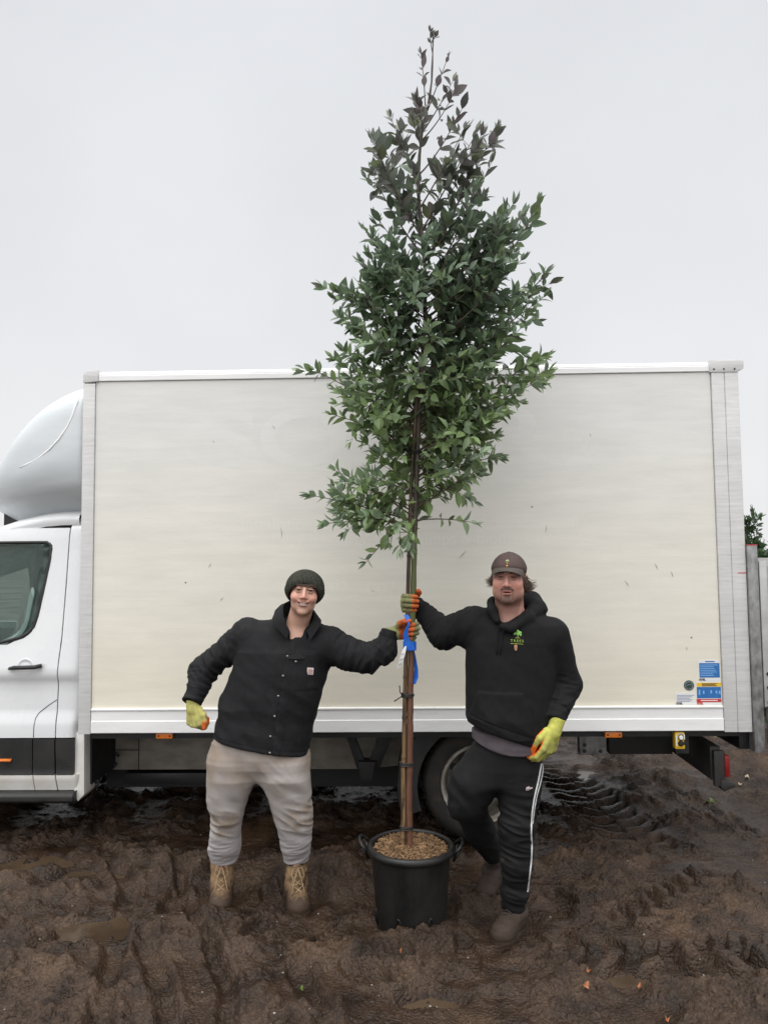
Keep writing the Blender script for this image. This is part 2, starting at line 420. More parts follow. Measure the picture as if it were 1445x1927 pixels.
def mud_extra(t, colr, mp, b):
    L = t.links.new
    at = t.nodes.new('ShaderNodeAttribute'); at.attribute_name = 'Col'; sx = t.nodes.new('ShaderNodeSeparateColor'); L(at.outputs['Color'], sx.inputs[0])
    wx = t.nodes.new('ShaderNodeMix'); wx.data_type = 'RGBA'; wx.blend_type = 'MULTIPLY'; L(sx.outputs[0], wx.inputs[0]); L(colr, wx.inputs[6]); wx.inputs[7].default_value = (.74, .70, .66, 1); colr = wx.outputs[2]
    mrr = t.nodes.new('ShaderNodeMapRange'); mrr.inputs[3].default_value = .55; mrr.inputs[4].default_value = .24; L(sx.outputs[0], mrr.inputs[0]); mud_extra.rough = mrr.outputs[0]
    # dry ochre silt patches and a wet film: stains with shapes of their own
    n = t.nodes.new('ShaderNodeTexNoise'); n.inputs['Scale'].default_value = 1.9; n.inputs['Detail'].default_value = 9; L(mp.outputs[0], n.inputs[0])
    r = t.nodes.new('ShaderNodeMapRange'); r.inputs[1].default_value = .55; r.inputs[2].default_value = .72; L(n.outputs[0], r.inputs[0])
    x = t.nodes.new('ShaderNodeMix'); x.data_type = 'RGBA'; L(r.outputs[0], x.inputs[0]); L(colr, x.inputs[6]); x.inputs[7].default_value = (.085, .052, .030, 1)
    v = t.nodes.new('ShaderNodeTexNoise'); v.inputs['Scale'].default_value = 90; v.inputs['Detail'].default_value = 3; L(mp.outputs[0], v.inputs[0])
    r2 = t.nodes.new('ShaderNodeMapRange'); r2.inputs[1].default_value = .3; r2.inputs[2].default_value = .7; r2.inputs[3].default_value = .55; r2.inputs[4].default_value = 1.45; L(v.outputs[0], r2.inputs[0])
    y = t.nodes.new('ShaderNodeVectorMath'); y.operation = 'SCALE'; L(x.outputs[2], y.inputs[0]); L(r2.outputs[0], y.inputs['Scale'])
    return y.outputs[0]
M_MUD = pm('wet_mud', (.019, .0108, .0066), (.062, .038, .024), 5.5, .38, .20, 1.0, 70, spec=.28, detail=8, extra=mud_extra, bdist=.016)
_t = M_MUD.node_tree; _t.links.new(mud_extra.rough, _t.nodes['Principled BSDF'].inputs['Roughness'])
wet = 1-sst(-.12, .22, fbm3(gx*1.7, gy*2.1, 0*gx+31, 3)); wet = np.clip(wet*.8+sst(.005, -.03, gh)*.5+.25*fbm3(gx*9, gy*9, 0*gx+3, 2), 0, 1)
ground = np_mesh('ground', V, Fq, M_MUD, cols=np.repeat(wet.reshape(-1, 1), 3, 1)); tag(ground, 'churned wet brown mud with ruts and tyre marks under everything', 'ground', kind='structure')
M_WATER = pm('muddy_water', (.042, .028, .018), (.080, .054, .033), 2.5, .18, .08, .12, 18, spec=.35)
for i, (c, rx, ry, lv) in enumerate(POOLS):
    g = G(*c); n = 40
    V2 = [(g[0], g[1], 0)]+[(g[0]+rx*1.9*math.cos(2*math.pi*k/n), g[1]+ry*1.9*math.sin(2*math.pi*k/n), 0) for k in range(n)]
    o = MB().add(V2, [(0, 1+k, 1+(k+1) % n) for k in range(n)]).build('puddle', M_WATER)
    o.location = (0, 0, lv+.0005*i)
    tag(o, ['long shallow brown puddle at the left edge near the cab step', 'small puddle beside the long puddle at the left', 'pale ochre puddle in the bottom left corner',
            'ochre puddle in front of the black plant pot', 'puddle between the tyre tread marks at bottom right', 'wet pool under the rear of the truck box', 'thin puddle left of the deep furrow'][i], 'puddle', 'puddles in the mud', 'structure')
# ================================================================== BOX TRUCK
TYAW, TP, ZB, TL, TH, TW = .0259, .0100, .7377, 4.1393, 2.2866, 2.12
Rt = Matrix.Rotation(-TYAW, 4, 'Z') @ Matrix.Rotation(-TP, 4, 'Y')
Tloc = Vector((-1.8994, 4.72, ZB)) - (Rt @ Vector((0, 0, ZB)))
truck = empty('box_truck', Tloc, Rt.to_euler())
tag(truck, 'white box truck with plain cream side panel parked in mud behind the two men', 'truck')
TM = Matrix.Translation(Tloc) @ Rt; TMi = np.array(TM.inverted())
def T(px, py, ly=0.0):
    o = TMi[:3, :3] @ np.array([0, 0, CAM_Z]) + TMi[:3, 3]; d = TMi[:3, :3] @ ray(px, py)
    return o + d*((ly-o[1])/d[1])
def Txz(px, py, ly=0.0): q = T(px, py, ly); return (q[0], q[2])

def grime(t, colr, mp, b):
    L = t.links.new
    n = t.nodes.new('ShaderNodeTexNoise'); n.inputs['Scale'].default_value = 1.2; n.inputs['Detail'].default_value = 9; n.inputs['Roughness'].default_value = .7
    m2 = t.nodes.new('ShaderNodeMapping'); m2.inputs['Scale'].default_value = (1.5, 1, 14); co = t.nodes.new('ShaderNodeTexCoord'); L(co.outputs['Object'], m2.inputs[0]); L(m2.outputs[0], n.inputs[0])
    r = t.nodes.new('ShaderNodeMapRange'); r.inputs[1].default_value = .35; r.inputs[2].default_value = .8; r.inputs[3].default_value = 1.03; r.inputs[4].default_value = .90; L(n.outputs[0], r.inputs[0])
    y = t.nodes.new('ShaderNodeVectorMath'); y.operation = 'SCALE'; L(colr, y.inputs[0]); L(r.outputs[0], y.inputs['Scale'])
    # cream yellowing of the lower panel
    sp = t.nodes.new('ShaderNodeSeparateXYZ'); L(co.outputs['Object'], sp.inputs[0])
    g = t.nodes.new('ShaderNodeMapRange'); g.inputs[1].default_value = 2.7; g.inputs[2].default_value = 1.0; L(sp.outputs[2], g.inputs[0])
    x = t.nodes.new('ShaderNodeMix'); x.data_type = 'RGBA'; x.blend_type = 'MULTIPLY'; L(g.outputs[0], x.inputs[0]); L(y.outputs[0], x.inputs[6]); x.inputs[7].default_value = (1.04, .99, .87, 1)
    # scattered scuff specks
    v = t.nodes.new('ShaderNodeTexVoronoi'); v.inputs['Scale'].default_value = 5; L(co.outputs['Object'], v.inputs['Vector'])
    s = t.nodes.new('ShaderNodeMapRange'); s.inputs[1].default_value = .022; s.inputs[2].default_value = .035; L(v.outputs['Distance'], s.inputs[0])
    x2 = t.nodes.new('ShaderNodeMix'); x2.data_type = 'RGBA'; L(s.outputs[0], x2.inputs[0]); x2.inputs[6].default_value = (.16, .15, .13, 1); L(x.outputs[2], x2.inputs[7])
    return x2.outputs[2]
def streaks(t, colr, mp, b):
    L = t.links.new
    co = t.nodes.new('ShaderNodeTexCoord'); m2 = t.nodes.new('ShaderNodeMapping'); m2.inputs['Scale'].default_value = (4, 4, 60); L(co.outputs['Object'], m2.inputs[0])
    n = t.nodes.new('ShaderNodeTexNoise'); n.inputs['Scale'].default_value = 1.; n.inputs['Detail'].default_value = 8; n.inputs['Roughness'].default_value = .75; n.inputs['Distortion'].default_value = .4; L(m2.outputs[0], n.inputs[0])
    r = t.nodes.new('ShaderNodeMapRange'); r.inputs[1].default_value = .22; r.inputs[2].default_value = .75; r.inputs[3].default_value = 1.0; r.inputs[4].default_value = .66; L(n.outputs[0], r.inputs[0])
    y = t.nodes.new('ShaderNodeVectorMath'); y.operation = 'SCALE'; L(colr, y.inputs[0]); L(r.outputs[0], y.inputs['Scale'])
    return y.outputs[0]
M_PANEL = pm('cream_panel', (.69, .685, .655), (.735, .725, .695), 2.0, .42, .08, .06, 30, extra=grime, stretch=(1, 1, 3), spec=.35)
M_GHOST = pm('faded_letter_film', (.70, .697, .672), (.745, .738, .712), 2.0, .40, .08, extra=grime, spec=.35)
M_TRIM = pm('white_aluminium_trim', (.69, .685, .67), (.76, .755, .74), 3, .38, .1, .08, 40, extra=streaks, spec=.4)
M_RAIL = pm('painted_rail', (.76, .76, .75), (.83, .83, .82), 2, .32, .08, .03, 40, stretch=(1, 1, 5))
M_CAB = pm('white_car_paint', (.68, .69, .70), (.74, .75, .75), 1.6, .28, .06, 0, spec=.5, coat=.4)
M_CABD = pm('dirty_white_paint', (.66, .63, .57), (.76, .75, .72), 5, .4, .1, .05, 30, spec=.4)
M_FAIR = pm('grey_white_fairing', (.57, .605, .62), (.62, .65, .665), 2, .40, .06, .02, 60, stretch=(1, 1, 8))
M_BLK = pm('black_painted_steel', (.008, .008, .009), (.02, .018, .017), 6, .55, .15, .2, 50)
M_PLAS = pm('black_textured_plastic', (.011, .012, .012), (.024, .022, .020), 5, .5, .12, .25, 200)
M_RUB = pm('muddy_tyre_rubber', (.015, .014, .013), (.050, .038, .028), 7, .78, .12, .3, 60, lo=.45, hi=.7)
M_SEAM = pm('dark_seam', (.012, .012, .013), None, 5, .7)
M_GLASS = bpy.data.materials.new('tinted_glass'); M_GLASS.use_nodes = True
_b = M_GLASS.node_tree.nodes['Principled BSDF']; _b.inputs['Base Color'].default_value = (.36, .47, .43, 1); _b.inputs['Roughness'].default_value = .03
_b.inputs['Transmission Weight'].default_value = .92; _b.inputs['IOR'].default_value = 1.25
M_AMB = pm('amber_lens', (.62, .16, .02), (.70, .20, .03), 40, .3, .05)
M_RED = pm('red_lens', (.16, .008, .008), (.20, .012, .010), 20, .25, .05)
M_CHAS = pm('dirty_cream_plate', (.13, .115, .09), (.24, .22, .185), 5, .6, .1, .15, 40, stretch=(1, 1, 2), lo=.3, hi=.6)
M_GALV = pm('galvanised_steel', (.17, .17, .165), (.34, .34, .335), 26, .45, .12, .1, 60, metal=.55, stretch=(1, 1, .6))
M_ALU = pm('dull_aluminium', (.42, .42, .41), (.52, .52, .51), 8, .4, .1, .1, 60, metal=.35)
M_RIM = pm('muddy_silver_rim', (.34, .30, .25), (.62, .60, .56), 6, .4, .1, .15, 50, metal=.4, lo=.4, hi=.6)

zt = ZB+TH
# box core (roof, far wall, front, rear)
core = MB(); core.box((.012, .02, ZB+.02), (TL-.012, TW, zt-.012)); core.build('box_shell', M_RAIL, truck, bevel=.012)
# near side panel
x0, x1 = Txz(180, 1000)[0]+.0, Txz(1340, 900)[0]
px0 = .072; px1 = TL-.170
zr1 = Txz(700, 1331)[1]; zr2 = Txz(700, 706)[1]
side = MB(); side.box((px0+.002, .004, zr1), (px1+.0035, .019, zt-.066)); side.build('side_panel', M_PANEL, truck)
MB().box((.07, .012, ZB+.03), (TL-.02, .0185, zt-.02)).build('panel_gap', M_SEAM, truck)
# top rail with a rounded upper lip
pr = [(-.001, zt-.064), (-.006, zt-.060), (-.006, zt-.030), (-.001, zt-.026), (-.002, zt-.020), (.006, zt-.006), (.022, zt+.003), (.05, zt+.004), (.05, zt-.064)]
def profx(mb, prof, xa, xb):
    n = len(prof); V = [(xa, p[0], p[1]) for p in prof]+[(xb, p[0], p[1]) for p in prof]
    return mb.add(V, [tuple(range(n)), tuple(range(2*n-1, n-1, -1))]+[(i, (i+1) % n, (i+1) % n+n, i+n) for i in range(n)])
profx(MB(), pr, .094, TL-.172).build('top_rail', M_RAIL, truck, auto=R(30))
# bottom rail: lip, upper strip, lower strip
zc = ZB
pb = [(.003, zr1+.001), (-.012, zr1-.003), (-.012, zr1-.010), (-.004, zr1-.016), (-.004, zr1-.075), (-.009, zr1-.079), (-.009, zc+.004), (-.004, zc), (.02, zc), (.02, zr1)]
br = profx(MB(), pb, px0+.003, px1+.003).build('bottom_rail', M_RAIL, truck, auto=R(30))
# posts
def post(xa, xb, name, za, zb, y=-.010, split=None):
    m = MB()
    if split is None: m.box((xa, y, za), (xb, .02, zb))
    else: m.box((xa, y, za), (split-.0025, .02, zb)); m.box((split+.0025, y, za), (xb, .02, zb)); m.box((split-.004, y+.006, za), (split+.004, .019, zb))
    return m.build(name, M_TRIM, truck, bevel=.003)
post(-.004, px0, 'front_corner_post', ZB-.004, zt-.078)
post(px1+.006, TL+.002, 'rear_corner_post', ZB-.006, zt-.070, -.012, split=px1+.085)
# corner caps
capf = MB(); n = 8
pts = [(.092, zt-.066), (-.006, zt-.074)]+[(-.006+.04*(1-math.cos(math.pi/2*k/n)), zt-.034+.040*math.sin(math.pi/2*k/n)) for k in range(n+1)]+[(.092, zt+.008)]
capf.prism(pts, -.014, .05); capf.build('corner_cap', M_TRIM, truck, bevel=.006)
capr = MB(); capr.prism([(TL-.176, zt-.072), (TL-.004, zt-.072), (TL+.036, zt-.048), (TL+.038, zt-.008), (TL+.03, zt+.008), (TL-.176, zt+.008)], -.017, .06)
cr_ = capr.build('corner_cap', M_TRIM, truck, bevel=.006)
for k in (TL-.150, TL-.088, TL-.022): MB().lathe([(0, -.0045), (.0045, -.004), (.006, 0)], 12, (k, -.0175, zt-.052), 'y').build('rivet', M_SEAM, cr_)
# ghost lettering (film removed long ago, paint below stayed cleaner)
def face_M(x, z, y=-.0005, roll=0): return Matrix.Translation((x, y+.0043, z)) @ Matrix.Rotation(math.pi/2, 4, 'X') @ Matrix.Rotation(roll, 4, 'Z')
def ghost(body, pxa, pxb, py, size_px, bold=0):
    xa, z = Txz(pxa, py); xb, _ = Txz(pxb, py)
    o = text_mesh('faded_lettering', body, 1.0, M_GHOST, None, None, extrude=.0003, bold=bold)
    ws = max(v.co.x for v in o.data.vertices)-min(v.co.x for v in o.data.vertices); s = size_px/297.
    mid = (max(v.co.x for v in o.data.vertices)+min(v.co.x for v in o.data.vertices))/2
    o.data.transform(Matrix.Diagonal(((xb-xa)/ws, s, .5, 1)) @ Matrix.Translation((-mid, 0, 0)))
    o.data.transform(face_M((xa+xb)/2, z)); o.parent = truck
    return o
ghost('SOLAR', 392, 1040, 832, 150, .02)
ghost('UK', 1058, 1118, 850, 75, .02)
ghost('Installation, Servicing & Repairs for Solar Thermal', 455, 1086, 988, 36)
ghost('Solar PV, Air Source Heat Pumps & Biomass Boilers', 440, 1095, 1018, 36)
ghost('02', 622, 655, 1108, 34); ghost('002', 690, 745, 1108, 34)
# scuffs
M_SCUF = pm('scuff', (.24, .23, .21), (.33, .32, .3), 60, .7)
for (a, b, c, d) in ((863, 1050, 877, 1036), (1026, 1003, 1028, 988), (1110, 816, 1111, 822), (400, 829, 404, 833), (392, 1068, 397, 1060), (414, 1130, 420, 1124),
                     (528, 992, 531, 1012), (513, 800, 517, 808), (700, 1110, 704, 1114), (1232, 1060, 1237, 1072), (1175, 1092, 1183, 1104), (1291, 1217, 1292, 1224), (1262, 1075, 1266, 1086)):
    q0 = T(a, b); q1 = T(c, d)
    MB().tube([(q0[0], .0035, q0[2]), ((q0[0]+q1[0])/2+.002, .0025, (q0[2]+q1[2])/2), (q1[0], .0035, q1[2])], [.0006, .0020, .0006], 5).build('scuff', M_SCUF, truck)

# stickers
M_STW = pm('white_sticker', (.72, .72, .70), None, 4, .4); M_STB = pm('blue_sticker', (.02, .13, .38), (.03, .16, .43), 30, .4)
M_STY = pm('yellow_sticker', (.75, .47, .03), None, 4, .4); M_STR = pm('red_sticker', (.52, .03, .04), None, 4, .4); M_STK = pm('black_print', (.02, .02, .025), None, 4, .5)
M_STG = pm('dark_green_sticker', (.03, .06, .045), None, 4, .4); M_STL = pm('pale_blue_print', (.22, .42, .72), None, 4, .5); M_STGR = pm('grey_blue_print', (.30, .33, .42), None, 4, .5)
def quad(name, a, b, c, d, mat, y=.0030, par=None, roundish=False):
    xa, za = Txz(a, b); xb, zb_ = Txz(c, d)
    return MB().box((min(xa, xb), y, min(za, zb_)), (max(xa, xb), y+.0012, max(za, zb_))).build(name, mat, par or truck)
s1 = quad('lift_warning_sticker', 1313, 1242, 1355, 1282, M_STW, .0028)
quad('blue_field', 1315, 1248, 1354, 1275, M_STB, .0020, s1); quad('print_line', 1326, 1244, 1344, 1246, M_STB, .0020, s1)
for k in range(7): quad('print_line', 1317, 1251+k*3.3, 1349-(k*7) % 9, 1252+k*3.3, M_STL, .0012, s1)
s2 = quad('lift_warning_sticker', 1310, 1282.6, 1357, 1326.5, M_STW, .0028)
quad('yellow_band', 1310.5, 1285, 1356.5, 1292, M_STY, .0020, s2); quad('blue_field', 1310.5, 1293, 1356.5, 1314, M_STB, .0020, s2); quad('red_band', 1310.5, 1315.5, 1356.8, 1321.5, M_STR, .0020, s2)
for k in range(4): quad('print_line', 1320, 1286+k*1.5, 1350-(k*5) % 7, 1286.6+k*1.5, M_STK, .0012, s2)
for a in (1314, 1322, 1336, 1346, 1352): quad('print_line', a, 1298+(a % 3), a+3, 1304+(a % 5), M_STL, .0012, s2)
quad('print_line', 1318, 1317.5, 1350, 1319, M_STW, .0012, s2)
s3 = quad('info_sticker', 1271, 1303, 1309, 1326.5, M_STW, .0028)
for k in range(5): quad('print_line', 1273, 1308+k*2.8, 1306-(k*4) % 9, 1309.2+k*2.8, M_STGR, .0020, s3)
for par, a, b, col_ in ((s1, 1316, 1279, M_STK), (s2, 1312, 1324, M_STR), (s3, 1273, 1324, M_STK)):
    xx, zz = Txz(a+5, b); o = text_mesh('sticker_logo', 'I/DEL', .017, col_, par, face_M(xx, zz, -.0028, 0), extrude=.0004, bold=.0006)
xx, zz = Txz(1296, 1290)
s4 = MB().lathe([(0, .0022), (.031, .0022), (.031, .004)], 32, (xx, 0, zz), 'y').build('round_green_sticker', M_STG, truck)
MB().lathe([(.022, .0014), (.0245, .0014), (.0245, .0022), (.022, .0022)], 32, (xx, 0, zz), 'y', True).build('sticker_ring', M_STGR, s4)
MB().tube([(xx-.014, .0018, zz-.004), (xx-.004, .0014, zz+.006), (xx+.006, .0014, zz+.002), (xx+.014, .0018, zz+.008)], [.002, .005, .006, .002], 6, flat=.2).build('sticker_emblem', M_STGR, s4)
# ---- roof fairing over the cab
fair = MB(); NS, NRr = 22, 40; Vf = []; Ff = []
topc = [(158, 711), (130, 718), (100, 731), (70, 748), (40, 772), (10, 803), (-25, 850), (-60, 900)]
botc = [(158, 969), (100, 975), (60, 980), (30, 985), (0, 988), (-30, 975), (-60, 960)]
def cur(c, px): c = sorted(c); return float(np.interp(px, [a for a, b in c], [b for a, b in c]))
XSS = np.linspace(158, -58, NS)
ly_ = .075
for i, px in enumerate(XSS):
    f = i/(NS-1)
    tz = T(px, cur(topc, px), ly_); bz = T(px, cur(botc, px), ly_)
    ins = .03+.20*f**2.2; hw = (TW/2-ly_)-ins+.03; zc_ = (tz[2]+bz[2])/2; hz = (tz[2]-bz[2])/2
    zk = T(px, cur([(158, 905), (100, 908), (0, 922), (-60, 935)], px), ly_)[2]
    for k in range(NRr):
        th = 2*math.pi*k/NRr; c, s = math.cos(th), math.sin(th)
        e = .22
        yy = math.copysign(abs(c)**e, c); z_ = math.copysign(abs(s)**(.42), s)
        zz_ = zc_+hz*z_
        y_ = TW/2+yy*hw
        if zz_ < zk: y_ = TW/2+(y_-TW/2)*(1-.19*sst(0, .8, (zk-zz_)/(zk-(zc_-hz)+1e-6)))
        Vf.append((tz[0], y_, zz_))
for i in range(NS-1):
    for k in range(NRr):
        k2 = (k+1) % NRr; Ff.append((i*NRr+k, i*NRr+k2, (i+1)*NRr+k2, (i+1)*NRr+k))
Ff.append(tuple((NS-1)*NRr+k for k in range(NRr))); Ff.append(tuple(range(NRr)))
fo = fair.add(Vf, Ff).build('roof_fairing', M_FAIR, truck, smooth=True)
def fair_y(x, z):
    # nearest fairing surface depth on the near side
    best = min((v for v in Vf if v[1] < TW/2), key=lambda v: (v[0]-x)**2+(v[2]-z)**2); return best[1]
cre = [(147, 735), (143, 757), (137, 780), (127, 802), (112, 824), (92, 845), (68, 862), (45, 872), (28, 878)]
ps = []
for a, b in cre:
    q = T(a, b, ly_); ps.append((q[0], fair_y(q[0], q[2])+.0035, q[2]))
MB().tube(ps, [.002]+[.008]*(len(ps)-2)+[.002], 8).build('fairing_crease_highlight', M_RAIL, fo, smooth=True)  # brighter white than the fairing: a painted highlight along the pressed crease
# ---- cab
YC = .10
def cz(px, py, ly=YC): return T(px, py, ly)
gz = [(T(60, b, YC)[2], o_) for b, o_ in ((972, .20), (980, .145), (992, .10), (1010, .085), (1100, .055), (1215, .018), (1262, .0), (1273, .002), (1284, .022), (1300, .026), (1340, .022), (1362, .006), (1378, .004), (1390, .004), (1455, .010), (1462, .0), (1490, .035))]
gz = sorted(gz)
def cab_y(z): return YC+float(np.interp(z, [a for a, b in gz], [b for a, b in gz]))
def plate(mb, za, zb_, xlf, xrf, dz=.02, nx=10, off=0.0, round_r=.0, th=.03):
    nz = max(2, int(abs(zb_-za)/dz)); Z = np.linspace(za, zb_, nz+1); V = []; F = []
    for z in Z:
        xl, xr = xlf(z), xrf(z)
        for j in range(nx+1):
            x = xl+(xr-xl)*j/nx; y = cab_y(z)+off
            if round_r and xr-x < round_r: y += .75*(round_r-math.sqrt(max(0, round_r**2-(round_r-(xr-x))**2)))
            V.append((x, y, z))
    m = len(V); V += [(a, b+th, c) for a, b, c in V]
    W = nx+1
    for i in range(nz):
        for j in range(nx):
            a = i*W+j; F.append((a, a+1, a+W+1, a+W)); F.append((m+a, m+a+W, m+a+W+1, m+a+1))
    for i in range(nz):
        for j0 in (0, nx): a = i*W+j0; F.append((a, a+W, a+W+m, a+m))
    for j in range(nx):
        for i0 in (0, nz): a = i0*W+j; F.append((a, a+1, a+1+m, a+m))
    return mb.add(V, F)
def pxline(pts, dx=0.0):
    q = sorted((cz(a, b)[2], cz(a, b)[0]) for a, b in pts); return lambda z: float(np.interp(z, [a for a, b in q], [b for a, b in q]))+dx
seam = [(121, 990), (118, 1100), (114, 1200), (110, 1245), (108, 1275), (106, 1320), (104, 1400), (105, 1500)]
rear = [(150, 972), (151, 1100), (150, 1240), (148, 1330), (142, 1380), (143, 1460), (146, 1495)]
z_roofline = cz(60, 992)[2]; zsill = cz(60, 1490)[2]; zblk0 = cz(60, 1458)[2]; zblk1 = cz(60, 1390)[2]; zwtop = cz(60, 1021)[2]; zwbot = cz(60, 1213)[2]
XF = cz(-330, 1200)[0]        # front edge of the door, outside the photo
bp_ = plate(MB(), zblk1+.004, cz(60, 974)[2], pxline(seam, .004), pxline(rear), round_r=.05); bp_.build('cab_rear_pillar', M_CAB, truck, smooth=True, auto=R(50))
dfr = pxline(seam, -.004); XFf = lambda z: XF
wr = [(83, 1021), (88, 1030), (84, 1060), (72, 1120), (64, 1170), (54, 1192), (40, 1202), (10, 1212)]
q_ = sorted((cz(a, b)[2], cz(a, b)[0]) for a, b in wr); wrf = lambda z: float(np.interp(z, [a for a, b in q_], [b for a, b in q_]))
XW = cz(-250, 1100)[0]
door = MB()
plate(door, zblk1+.004, zwbot-.002, XFf, dfr, nx=24); plate(door, zwtop+.001, z_roofline-.003, XFf, dfr, nx=24)
plate(door, zwbot-.002, zwtop+.001, lambda z: wrf(z)+.006, dfr, nx=8); plate(door, zwbot-.002, zwtop+.001, XFf, lambda z: XW, nx=4)
door_o = door.build('cab_door', M_CAB, truck, smooth=True, auto=R(50))
# window seal + glass
seal = []
for a, b in [(-250, 1024), (-60, 1021), (60, 1020), (78, 1020), (86, 1026), (85, 1052), (76, 1105), (66, 1160), (60, 1180), (50, 1192), (36, 1200), (10, 1207), (-60, 1225), (-250, 1240)]:
    c_ = cz(a, b); seal.append((c_[0], cab_y(c_[2])+.004, c_[2]))
seal.append(seal[0])
MB().tube(seal, .011, 8).build('window_seal', M_PLAS, door_o, smooth=True)
gl = MB(); plate(gl, zwbot-.02, zwtop, lambda z: XW, lambda z: wrf(max(z, zwbot))-.001, nx=8, off=.018, th=.004); gl.build('side_window', M_GLASS, door_o, smooth=True)
# black lower trim and sill
lb = MB(); plate(lb, zblk0, zblk1-.003, XFf, lambda z: cz(62, 1420)[0]-.004, off=-.006, nx=16); plate(lb, zblk0, zblk1-.003, lambda z: cz(62, 1420)[0]+.002, lambda z: dfr(z)-.001, off=-.006); plate(lb, zblk0, zblk1-.003, lambda z: dfr(z)+.008, lambda z: cz(138, 1420)[0], off=-.006)
lb.build('lower_cladding', M_PLAS, truck, smooth=True, auto=R(50))
sl = MB(); plate(sl, zsill, zblk0-.004, XFf, lambda z: cz(62, 1470)[0]-.003, nx=12); plate(sl, zsill, zblk0-.004, lambda z: cz(62, 1470)[0]+.003, lambda z: dfr(z)-.001); plate(sl, zsill, zblk0-.004, lambda z: dfr(z)+.008, lambda z: cz(146, 1470)[0], round_r=.03)
sl.build('cab_sill', M_CABD, truck, smooth=True, auto=R(50))
# quarter flap seam in the door's lower rear corner
fl = [(105, 1318), (90, 1328), (72, 1342), (66, 1352), (64, 1365), (63, 1388)]
MB().tube([(cz(a, b)[0], cab_y(cz(a, b)[2])+.0005, cz(a, b)[2]) for a, b in fl], .0028, 6).build('flap_seam', M_SEAM, door_o)
# roof skin edge
rp = MB(); V = []; F = []
edge = [(152, 975), (120, 975.5), (90, 978), (60, 984), (30, 991), (0, 1001), (-120, 1040), (-330, 1110)]
prof = [(.012, -.062), (-.003, -.030), (.008, -.001), (.035, .016), (.10, .035), (.30, .055), (TW/2-YC, .062)]
for a, b in edge:
    c_ = cz(a, b, YC+.12)
    for dy, dz_ in prof: V.append((c_[0], YC+.100+dy, c_[2]+dz_+.016))
for a, b in edge:
    pass
m = len(prof)
for i in range(len(edge)-1):
    for j in range(m-1): F.append((i*m+j, i*m+j+1, (i+1)*m+j+1, (i+1)*m+j))
n0 = len(V); V2 = [(x, TW-y, z) for x, y, z in V]; F2 = [tuple(i+n0 for i in f[::-1]) for f in F]
rp.add(V, F); rp.add(V2, [tuple(i-n0 for i in f) for f in F2]); rp.build('cab_roof', M_CAB, truck, smooth=True, auto=R(60))
# inner dark shell of the cab with nose, so seams read dark and the cab is a solid thing from the side
prof2 = [(.0, zsill), (-.012, cz(60, 985)[2]-.03), (cz(-120, 1045)[0], cz(-120, 1052)[2]-.04), (cz(-330, 1130)[0]-.15, cz(0, 1225)[2]), (cz(-330, 1130)[0]-.85, cz(0, 1290)[2]), (cz(-330, 1130)[0]-1.0, cz(0, 1360)[2]), (cz(-330, 1130)[0]-1.0, zsill)]
ib = MB()
ib.box((XF-.9, YC+.12, zsill+.01), (-.01, TW-YC-.06, zwbot-.06)); ib.build('cab_interior', M_SEAM, truck)
MB().box((XF, YC+.06, zwbot-.055), (-.01, YC+.14, zwbot-.03)).build('door_card', M_PLAS, truck)
rb = MB(); rb.box((-.03, YC+.10, zwbot-.06), (-.012, TW-YC-.1, cz(60, 985)[2])); rb.box((-.36, YC+.06, zwbot-.06), (-.015, YC+.075, zsill+.4)); rb.build('cab_back_panel', M_SEAM, truck)
# far door, pillars, windscreen and nose
fd = MB(); fd.box((XF, TW-YC-.06, zsill), (-.01, TW-YC, zwbot)); fd.box((-.22, TW-YC-.10, zwbot), (-.01, TW-YC-.05, cz(60, 985)[2]-.01)); fd.build('far_cab_side', M_CAB, truck)
nose = MB(); nx0 = XF
pn = [(nx0+.0, zsill), (nx0, zwbot+.0), (nx0-.35, zwbot-.12), (nx0-.78, zwbot-.26), (nx0-.92, zwbot-.50), (nx0-.95, zsill)]
nose.prism(pn, YC+.03, TW-YC-.03); nose.build('bonnet', M_CAB, truck, bevel=.05)
ws = MB(); zr_ = cz(-120, 1040)[2]
ws.add([(nx0-.3, YC+.06, zwbot-.10), (nx0-.3, TW-YC-.06, zwbot-.10), (cz(-330, 1110)[0]+.02, TW-YC-.14, cz(-330, 1110)[2]), (cz(-330, 1110)[0]+.02, YC+.14, cz(-330, 1110)[2])], [(0, 1, 2, 3)]).build('windscreen', M_GLASS, truck)
# seat and wheel seen through the glass
M_SEAT = pm('grey_seat_fabric', (.05, .055, .055), (.08, .085, .085), 20, .85)
def inn(a, b, y): c_ = T(a, b, y); return c_
st = MB(); sx, _, sz = inn(40, 1190, .45)
st.tube([(sx-.15, .5, zwbot-.3), (sx+.02, .5, zwbot-.05), (sx+.1, .5, zwbot+.22)], [.2, .2, .14], 12, flat=.5); st.tube([(sx+.11, .5, zwbot+.28), (sx+.13, .5, zwbot+.42)], [.10, .09], 12, flat=.6)
st.build('seat', M_SEAT, truck, smooth=True)
sw = MB(); cc = (sx-.62, .5, zwbot+.02); ring = []
for k in range(25):
    th = 2*math.pi*k/24; ring.append((cc[0]-.08*math.sin(th), cc[1]+.19*math.cos(th), cc[2]+.18*math.sin(th)))
sw.tube(ring, .014, 8, cap=False).build('steering_wheel', M_PLAS, truck, smooth=True)
